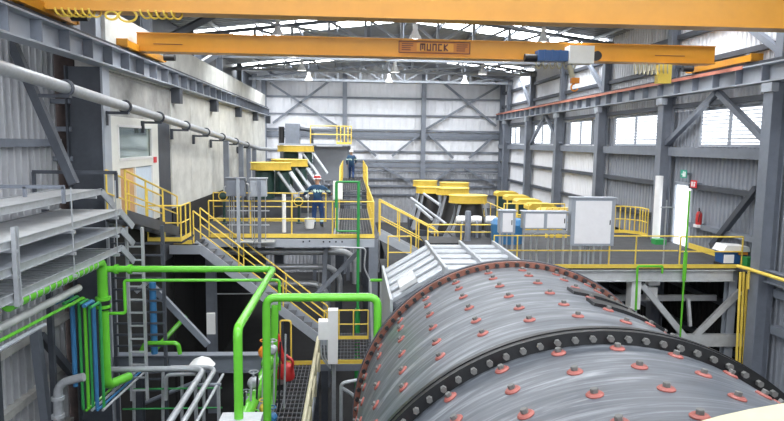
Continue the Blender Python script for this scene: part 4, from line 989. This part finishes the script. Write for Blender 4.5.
# ------------------------------------------------------------------ green pipework
def pipe(name, label, pts, r, mt, bend=.25, cat='pipe', flanges=(), n=14):
    t = thing(name, label, cat, pts[0])
    MB().tube(pts, r, n, bend).build('pipe', M[mt], t, True)
    for p, d in flanges:
        p, d = Vector(p), Vector(d); MB().tube([p - d * .03, p + d * .03], r * 1.5, 14).build('flange', M[mt], t, True)
    return t
pipe('green_pipe', 'large bright green pipe dropping at the far end of the left trays', [(-4.68, 8.6, .82), (-4.68, 11.8, .82), (-4.68, 11.8, -1.62), (-4.55, 12.6, -1.75)], .095, 'green', .2, flanges=[((-4.68, 11.8, .1), (0, 0, 1)), ((-4.68, 11.8, -.05), (0, 0, 1))])
sr = thing('saddle_strip', 'row of grey saddles clipping the green pipe under the lowest tray', 'bracket', (-4.68, 10, .72))
sm = MB().lathe([(.096, -.012), (.104, -.012), (.104, .012), (.096, .012)], 14, axis='y', cap=False).mesh('saddle', M['galv'])
for i in range(14): inst(sm, 'saddle', sr, (-4.68, 8.8 + i * .2, .82))
tag(MB().lathe([(.098, -.12), (.12, -.12), (.12, .12), (.098, .12)], 14, (-4.68, 11.8, 0), cap=False).build('rubber_coupling', M['black'], None, True), 'black rubber coupling round the large green riser', 'coupling')
pipe('green_pipe', 'green pipe running right from the riser then bending toward the camera and down', [(-4.68, 11.9, .64), (-1.5, 11.9, .64), (-1.5, 8.12, .62), (-1.5, 8.12, -3.2)], .062, 'green', .14, flanges=[((-4.2, 11.9, .64), (1, 0, 0)), ((-4.45, 11.9, .64), (1, 0, 0))])
pipe('green_pipe', 'thin pale green pipe just below the long horizontal green pipe', [(-4.75, 12.0, -.25), (-4.35, 12.0, -.25), (-4.35, 12.0, .4), (-1.4, 12.0, .4), (-1.4, 12.0, -.2)], .03, 'green', .06)
pipe('green_pipe', 'green goal shaped pipe bridging above the lower landing', [(-1.38, 10.0, -3.9), (-1.38, 10.0, .56), (.44, 10.0, .56), (.44, 10.0, -1.6)], .068, 'green', .16)
tag(MB().box((-1.75, 7.9, -3.4), (-1.2, 8.3, -.62)).build('pipe_plinth', M['galv']), 'grey block at the foot of the near green drop pipe', 'block')
# valve train along the walkway
vt = thing('valve_train', 'green valve train with orange and silver fittings left of the lower walkway', 'valve', (-1.9, 13, LOWZ))
MB().tube([(-2.05, 10.4, -2.15), (-1.95, 12.4, -2.05), (-1.78, 13.9, -1.9)], .15, 14, .3).build('pipe', M['green'], vt, True)
MB().tube([(-1.95, 11.3, -2.8), (-1.75, 13.6, -2.75), (-1.72, 13.9, -.6)], .085, 12, .3).build('pipe', M['green'], vt, True)
for (x, y, z, mt, r_) in ((-1.78, 12.6, -1.25, 'orange', .13), (-1.62, 12.6, -1.2, 'galv', .1), (-1.95, 12.2, -1.75, 'galv', .12), (-2.05, 11.9, -2.05, 'steel', .13), (-1.72, 12.0, -2.2, 'guard', .09), (-1.6, 12.2, -2.5, 'blue', .12), (-1.85, 11.6, -2.4, 'green', .16), (-1.75, 12.9, -1.6, 'green', .15)):
    v_ = MB().lathe([(0, -r_), (r_ * .6, -r_ * .9), (r_, -r_ * .4), (r_, r_ * .4), (r_ * .6, r_ * .9), (0, r_)], 14, (x, y, z), 'y').build('valve_body', M[mt], vt, True)
    MB().tube([(x, y, z), (x, y, z + r_ * 1.9)], .02, 6).build('valve_stem', M['galv'], v_)
    MB().tube([(x + .09 * math.cos(a), y + .09 * math.sin(a), z + r_ * 1.9) for a in [2 * math.pi * k / 12 for k in range(12)]], .012, 5, closed=True).build('handwheel', M[mt], v_)
for i in range(8):
    x = -2.05 + .09 * i; MB().tube([(x, 11.5 + .2 * i, -2.6), (x + .03, 11.6 + .2 * i, -1.7 + .1 * i)], .022, 6).build('stud', M['galv' if i % 2 else 'black'], vt)
MB().box((-2.2, 11.2, LOWZ), (-1.9, 14.2, -2.85)).build('support_frame', M['steel'], vt)
# red pump
rdp = thing('sump_pump', 'red slanted sump pump standing at the far end of the lower walkway', 'pump', (-1.75, 16.2, LOWZ))
MB().lathe([(0, 0), (.22, 0), (.24, .06), (.2, .34), (.12, .42), (0, .44)], 14, (-1.72, 16.1, LOWZ)).build('casing', M['redp'], rdp, True)
MB().tube([(-1.72, 16.1, LOWZ + .3), (-1.92, 16.1, LOWZ + 1.0)], .07, 10).build('column_pipe', M['redp'], rdp, True)
MB().tube([(-1.92, 16.1, LOWZ + .95), (-1.98, 16.1, LOWZ + 1.2)], .1, 10).build('motor', M['redp'], rdp, True)
MB().tube([(-1.6, 16.0, LOWZ + .1), (-1.5, 15.9, LOWZ + .55), (-1.7, 15.95, LOWZ + .7)], .04, 8, .1).build('handle', M['redp'], rdp, True)
tag(MB().lathe([(0, 0), (.2, 0), (.2, .14), (0, .16)], 12, (-1.85, 15.5, LOWZ)).build('black_tub', M['black'], None, True), 'low black tub in front of the red pump', 'tub')
tg = thing('guard_railing', 'small orange yellow hoop guard behind the red pump', 'railing', (-1.7, 17.1, LOWZ))
MB().tube([(-1.98, 17.1, LOWZ), (-1.98, 17.1, LOWZ + 1.3), (-1.68, 17.1, LOWZ + 1.3), (-1.68, 17.1, LOWZ)], .025, 8, .08).build('hoop', M['yellow'], tg, True)
# white box on post by the cream railing
t = thing('junction_box', 'white electrical box on a post right of the cream railing', 'electrical box', (-.5, 15, LOWZ))
MB().box((-.8, 14.9, -1.75), (-.4, 15.2, -1.3)).build('box', M['panel'], t)
MB().box((-.56, 14.85, -2.35), (-.32, 15.1, -1.0)).build('box', M['panel'], t)
MB().bar((-.42, 15.15, GZ), (-.42, 15.15, -2.3), .1, .1).build('stand_post', M['galv'], t)
for i in range(3): MB().tube([(-.75 + .08 * i, 14.95, -1.75), (-.72 + .08 * i, 14.9, -2.2), (-.5, 14.95, -2.5)], .022, 6, .1).build('cable', M['galv'], t)
# low pipe frame to its right
t = thing('pipe_stand', 'grey pipe stand between the white box and the mill', 'stand', (.1, 13, -6))
MB().tube([(-.2, 13, -6), (-.2, 13, -2.1), (.35, 13, -2.0)], .04, 8, .1).build('pipe', M['galv'], t, True); MB().tube([(.3, 13, -6), (.1, 13, -2.4), (-.2, 13, -2.2)], .04, 8, .1).build('pipe', M['galv'], t, True)
# pale green small frame by the hood
t = thing('feed_hopper', 'pale green rimmed feed hopper left of the ribbed hood', 'frame', (.45, 13.4, -3))
MB().tube([(.42, 13.4, .08), (.9, 13.4, .08)], .035, 8).build('rim', M['green'], t); 
for x0, x1 in ((.42, .55), (.66, .66)): MB().bar((x0, 13.4, .08), (x1, 13.4, -3), .05, .05).build('leg', M['tray'], t)

# thin conduits bank at the left
cols6 = [(-5.12, 'blue', .045), (-5.0, 'green_dk', .028), (-4.9, 'green', .032), (-4.82, 'green_dk', .025), (-4.74, 'blue', .038), (-4.62, 'green_dk', .028)]
nm = ('leftmost thick blue', 'dark green', 'bright green', 'thin dark green', 'second blue', 'rightmost dark green')
for i, (x, mt, r_) in enumerate(cols6):
    zt_ = .26 - .03 * i
    pipe('conduit_pipe', nm[i] + ' vertical conduit in the bank left of the large green riser', [(x, 10.9 if i < 3 else 11.1, zt_), (x, 11.5, zt_), (x, 11.5, -1.5 if i == 0 else -1.95)], r_, mt, .1, n=8)
pipe('conduit_pipe', 'thick pale grey pipe slanting below the left cable trays', [(-4.9, 7.6, .47), (-4.9, 11.3, .42)], .065, 'tray', n=10)
pipe('conduit_pipe', 'thin green pipe running below the thick pale grey pipe', [(-4.84, 7.6, .33), (-4.84, 10.8, .25)], .028, 'green', n=8)
pipe('conduit_pipe', 'light blue grey pipe lowest under the left cable trays', [(-4.85, 7.6, .2), (-4.85, 9.9, .16)], .035, 'steel_lt', n=8)
# oblique thin pipes at the conduit bank foot
for i in range(4):
    pipe('conduit_pipe', ('first', 'second', 'third', 'fourth')[i] + ' of four thin pipes slanting away from the foot of the conduit bank', [(-4.9 + .1 * i, 11.4, -1.93), (-4.75 + .1 * i, 13.6, -1.93)], .025, ('green', 'steel_lt', 'blue', 'galv')[i], n=8)
pipe('elbow_pipe', 'grey elbow pipe at the bottom left beside the ribbed wall', [at(84, 377, y=11), at(58, 383, y=11), at(58, 425, y=11)], .075, 'galv', .2, flanges=[(at(58, 398, y=11), (0, 0, 1)), (at(58, 416, y=11), (0, 0, 1))])
# lower left steel
ib = thing('floor_beam', 'grey steel beam across the pit below the left stair', 'beam', (-4, 14, -2))
MB().ibeam((-5.4, 14.2, -2.03), (-1.9, 14.2, -2.05), .25, .42).build('beam', M['steel'], ib)
MB().ibeam((-4.9, 14.2, GZ), (-4.9, 14.2, -2.24), .2, .2).build('column', M['steel_dk'], ib); MB().ibeam((-2.2, 14.2, GZ), (-2.2, 14.2, -2.26), .2, .2).build('column', M['steel_dk'], ib)
br = thing('diagonal_brace', 'grey diagonal brace in the dark pit left of the stair', 'brace', (-4, 14.7, -1))
MB().bar(at(150, 284, y=14.8), at(208, 345, y=14.8), .14, .12, (0, 1, 0)).build('brace', M['steel'], br)
MB().bar(at(136, 292, y=14.8), at(150, 280, y=14.8), .1, .08, (0, 1, 0)).build('gusset', M['galv'], br)
lwp = thing('process_pipe', 'pair of silver pipes bending toward the camera at the bottom left', 'pipe', (-3, 12.8, -1.7))
MB().tube([(-5.1, 12.75, -1.65), (-3.05, 12.75, -1.65), (-3.05, 9.2, -1.65)], .06, 12, .3).build('pipe', M['galv'], lwp, True)
MB().tube([(-3.8, 12.95, -1.70), (-2.85, 12.95, -1.70), (-2.85, 9.2, -1.70)], .05, 12, .3).build('pipe', M['galv'], lwp, True)
MB().tube([(-2.68, 12.8, -1.8), (-2.68, 9.2, -1.8)], .03, 8).build('pipe', M['galv'], lwp, True)
for y in (12.2, 10.4): MB().box((-3.15, y - .04, -1.8), (-2.6, y + .04, -1.76)).build('saddle', M['steel'], lwp)
for x in (-3.1, -2.65): MB().bar((x, 12.2, GZ), (x, 12.2, -1.8), .06, .06).build('support_post', M['galv'], lwp)
tag(MB().lathe([(0, .2), (.18, .12), (.28, 0), (.26, -.02), (0, -.02)], 16, at(202, 365, y=13.2)).build('lamp_dome', M['white'], None, True), 'white domed light fitting in the pit above the silver pipes', 'lamp')
tag(MB().box(at(207, 334, y=16.5) - Vector((.0, .03, 0)), at(215, 313, y=16.5) + Vector((0, .03, 0))).build('bright_spot_panel', M['white']), 'small upright white panel standing in for a bright spot of light in the dark pit behind the diagonal brace', 'panel')  # white panel painted in for a bright spot of light
pipe('blue_pipe', 'blue vertical pipe in the pit right of the slatted screen', [(-4.46, 14.0, -.1), (-4.46, 14.0, -1.75)], .075, 'blue', n=10)
pipe('green_pipe', 'yellow green slanted pipe in the pit behind the blue pipe', [at(150, 355, y=15), at(186, 316, y=15.5)], .06, 'green', n=8)
pipe('green_pipe', 'small green hoop pipe resting on the pit beam', [at(141, 352, y=13.9), at(145, 343, y=13.9), at(178, 343, y=13.9), at(180, 354, y=13.9)], .05, 'green', .1, n=8)
pf = thing('pipe_rack', 'thin green and grey pipe frames low in the pit at the bottom left', 'pipe', (-4, 13.5, -3))
for z in (-2.3, -2.75): MB().tube([at(122, 394, y=13.3).xy.to_3d() + Vector((0, 0, z)), at(222, 394, y=13.3).xy.to_3d() + Vector((0, 0, z))], .018, 6).build('pipe', M['green_dk'], pf)
for px in (134, 163, 182, 204): MB().tube([at(px, 370, y=13.35), at(px, 425, y=13.35)], .035, 6).build('riser', M['galv'], pf)
MB().tube([at(166, 400, y=13.2), at(166, 375, y=13.2), at(196, 374, y=13.2)], .04, 8, .1).build('pipe', M['galv'], pf, True)
MB().tube([at(140, 405, y=14.4), at(200, 380, y=14.4)], .05, 6).build('brace', M['steel'], pf)
# ducts under the middle platform
for i, (z, r_, y, x0, x1) in enumerate(((-.62, .12, 20.9, -4.2, -.2), (-1.2, .1, 21.2, -3.3, -.75), (-1.75, .12, 21.0, -3.4, -1.2))):
    p = [(x0, y, z), (x1, y, z), (x1 + .35, y, z - .3), (x1 + .35, y, z - 1.1)]
    pipe('duct_pipe', ('upper', 'middle', 'lower')[i] + ' grey duct running under the middle platform', p, r_, 'galv', .2, n=12)
pipe('conduit_pipe', 'thin grey conduit below the ducts under the platform', [(-4.6, 20.6, -2.0), (.6, 20.6, -2.0)], .025, 'galv', n=6)
pipe('conduit_pipe', 'thin grey looped conduit beside the platform column', [at(330, 247, y=19.8), at(366, 248, y=19.8), at(364, 268, y=19.8), at(370, 280, y=19.8)], .03, 'galv', .15, n=6)
tag(MB().tube([(-1.1, 20.9, -.25), (-1.1, 20.9, -2.0)], .02, 6).build('drop_rod', M['galv']), 'thin vertical rod hanging under the middle platform', 'rod')

# ------------------------------------------------------------------ people
def person(label, base, joints, edges, radii, mats_fn, mats, helmet, face_dir):
    t = thing('person', label, 'person', base)
    me = bpy.data.meshes.new('body'); names = list(joints)
    me.from_pydata([joints[n] for n in names], [(names.index(a), names.index(b_)) for a, b_ in edges], [])
    o = bpy.data.objects.new('body', me); COL.objects.link(o)
    md = o.modifiers.new('skin', 'SKIN'); md.use_smooth_shade = True
    sv = me.skin_vertices[0].data
    for i, n in enumerate(names):
        r_ = radii[n]; sv[i].radius = (r_, r_) if not isinstance(r_, tuple) else r_
        sv[i].use_root = (n == 'pelvis')
    ss = o.modifiers.new('sub', 'SUBSURF'); ss.levels = 2; ss.render_levels = 2
    dg = bpy.context.evaluated_depsgraph_get(); nm_ = bpy.data.meshes.new_from_object(o.evaluated_get(dg))
    bpy.data.objects.remove(o)
    nm_.materials.clear()
    for m in mats: nm_.materials.append(m)
    for p in nm_.polygons: p.material_index = mats_fn(p.center); p.use_smooth = True
    b_ = bpy.data.objects.new('body', nm_); COL.objects.link(b_); b_.parent = t
    hc = Vector(joints['head']); 
    hm = MB().lathe([(.150, 0), (.148, .012), (.125, .02), (.122, .06), (.1, .11), (.05, .14), (0, .147)], 18, hc + Vector((0, 0, .035)))
    fd = Vector(face_dir).normalized(); sd = Vector((-fd.y, fd.x, 0))
    hm.add([hc + Vector((0, 0, .04)) + fd * .11 + sd * .1, hc + Vector((0, 0, .035)) + fd * .2 + sd * .06, hc + Vector((0, 0, .035)) + fd * .2 - sd * .06, hc + Vector((0, 0, .04)) + fd * .11 - sd * .1], [(0, 1, 2, 3)])
    h_ = bpy.data.objects.new('helmet', hm.mesh('helmet', M['white'], True)); COL.objects.link(h_); h_.parent = t
    if helmet == 'stripe':
        st = MB().lathe([(.1, .112), (.103, .113), (.127, .062), (.129, .035)], 18, hc + Vector((0, 0, .037)), cap=False, a0=R(200), a1=R(340))
        s_ = bpy.data.objects.new('helmet_stripe', st.mesh('helmet_stripe', M['redp'], True)); COL.objects.link(s_); s_.parent = h_; 
    # face: nose, eyes, ears on the looking side
    fc = MB()
    fc.lathe([(0, -.03), (.016, -.025), (.012, .0), (0, .03)], 8, hc + fd * .105 + Vector((0, 0, -.02)))
    for k in (-1, 1): fc.lathe([(0, -.012), (.02, -.008), (.02, .03), (0, .035)], 8, hc + sd * (k * .095) + Vector((0, 0, -.03)))
    f_ = bpy.data.objects.new('face_features', fc.mesh('face_features', M['skin'], True)); COL.objects.link(f_); f_.parent = t
    ey = MB()
    for k in (-1, 1): ey.lathe([(0, -.008), (.01, 0), (0, .008)], 8, hc + fd * .095 + sd * (k * .035))
    ey.box(tuple(hc + fd * .1 + Vector((-.02, -.004, -.068))), tuple(hc + fd * .1 + Vector((.02, .004, -.06))))
    e_ = bpy.data.objects.new('eyes_and_mouth', ey.mesh('eyes_and_mouth', M['black'])); COL.objects.link(e_); e_.parent = t
    return t
def hand(J, E, Rd, side, wrist, d, spread):
    """palm and five fingers along d"""
    d = Vector(d).normalized(); s_ = Vector(spread).normalized(); w_ = Vector(J[wrist])
    palm = w_ + d * .075; k0 = 'palm' + side; J[k0] = tuple(palm); E.append((wrist, k0)); Rd[k0] = (.04, .022)
    for i, (off, ln) in enumerate(((-.03, .065), (-.01, .08), (.01, .076), (.03, .06))):
        a = 'f%d%s' % (i, side); J[a] = tuple(palm + d * .045 + s_ * off); J[a + 'b'] = tuple(palm + d * (.045 + ln) + s_ * off * 1.3 + Vector((0, 0, -.02)))
        E += [(k0, a), (a, a + 'b')]; Rd[a] = .0095; Rd[a + 'b'] = .008
    a = 'th' + side; J[a] = tuple(w_ + d * .05 - s_ * .05); J[a + 'b'] = tuple(w_ + d * .095 - s_ * .065); E += [(wrist, a), (a, a + 'b')]; Rd[a] = .012; Rd[a + 'b'] = .009
# worker one, seen from behind, arms out holding a hose, leaning a little left
J = dict(pelvis=(0, 0, .93), waist=(-.01, 0, 1.08), chest=(-.02, .02, 1.3), neckb=(-.02, .03, 1.46), neck=(-.02, .04, 1.53), head=(-.02, .05, 1.66), crown=(-.02, .05, 1.74),
         shL=(-.2, .02, 1.42), elL=(-.40, .06, 1.22), wrL=(-.50, .24, 1.12), shR=(.18, .02, 1.41), elR=(.38, .1, 1.24), wrR=(.42, .32, 1.16),
         hipL=(-.1, 0, .87), knL=(-.13, .04, .48), anL=(-.12, -.02, .09), toL=(-.14, .16, .045), hipR=(.1, 0, .87), knR=(.14, .06, .48), anR=(.13, .02, .09), toR=(.17, .2, .045))
E_ = [('pelvis', 'waist'), ('waist', 'chest'), ('chest', 'neckb'), ('neckb', 'neck'), ('neck', 'head'), ('head', 'crown'), ('chest', 'shL'), ('shL', 'elL'), ('elL', 'wrL'), ('chest', 'shR'), ('shR', 'elR'), ('elR', 'wrR'),
      ('pelvis', 'hipL'), ('hipL', 'knL'), ('knL', 'anL'), ('anL', 'toL'), ('pelvis', 'hipR'), ('hipR', 'knR'), ('knR', 'anR'), ('anR', 'toR')]
Rd = dict(pelvis=(.17, .13), waist=(.165, .125), chest=(.19, .13), neckb=.08, neck=.062, head=(.09, .1), crown=.07, shL=.095, elL=.068, wrL=.042, shR=.095, elR=.068, wrR=.042, hipL=.115, knL=.085, anL=.06, toL=.05, hipR=.115, knR=.085, anR=.06, toR=.05)
def base_pose():
    return dict(J), list(E_), dict(Rd)
J1, E1, R1 = base_pose()
hand(J1, E1, R1, 'L', 'wrL', (-.2, .9, -.2), (1, .2, 0)); hand(J1, E1, R1, 'R', 'wrR', (.1, .95, -.15), (-1, .1, 0))
def m1(c):
    if c.z > 1.5: return 1
    if c.y > .26 and c.z > .9: return 1
    if c.z < .13: return 3
    if .2 < c.z < .27 or (1.25 < c.z < 1.31 and abs(c.x) < .26) or (abs(c.x) > .30 and 1.24 < c.z < 1.30): return 2
    return 4 if c.z > 1.05 else 0
p1 = person('worker in blue overalls with reflective bands and striped helmet on the left platform', (-1.22, 22.4, 0), J1, E1, R1, m1, [M['cloth'], M['skin'], M['reflect'], M['boots'], M['jacket']], 'stripe', (0, 1, 0))
p1.scale = (1.04, 1.04, 1.04)
# worker two, walking away
J2, E2, R2 = base_pose()
J2.update(knL=(-.1, .2, .5), anL=(-.1, .22, .1), toL=(-.11, .4, .05), knR=(.1, .0, .49), anR=(.1, -.28, .14), toR=(.1, -.14, .05), elL=(-.29, -.1, 1.18), wrL=(-.27, .02, .95), elR=(.28, .12, 1.2), wrR=(.24, .3, 1.04), shL=(-.19, 0, 1.42), shR=(.17, .0, 1.42))
hand(J2, E2, R2, 'L', 'wrL', (0, .4, -.9), (0, 1, .3)); hand(J2, E2, R2, 'R', 'wrR', (0, .6, -.6), (0, 1, .6))
def m2(c):
    if c.z > 1.5: return 1
    if (c.z < .93 and c.x < -.2 and c.z > .6) or (c.y > .29 and c.z > .8): return 1
    if c.z < .14: return 3
    if 1.22 < c.z < 1.28: return 2
    return 4 if c.z > .9 else 0
p2 = person('worker in blue jacket and white helmet walking away on the middle walkway', (-.02, 38, .8), J2, E2, R2, m2, [M['cloth'], M['skin'], M['reflect'], M['boots'], M['jacket']], '', (0, 1, 0))
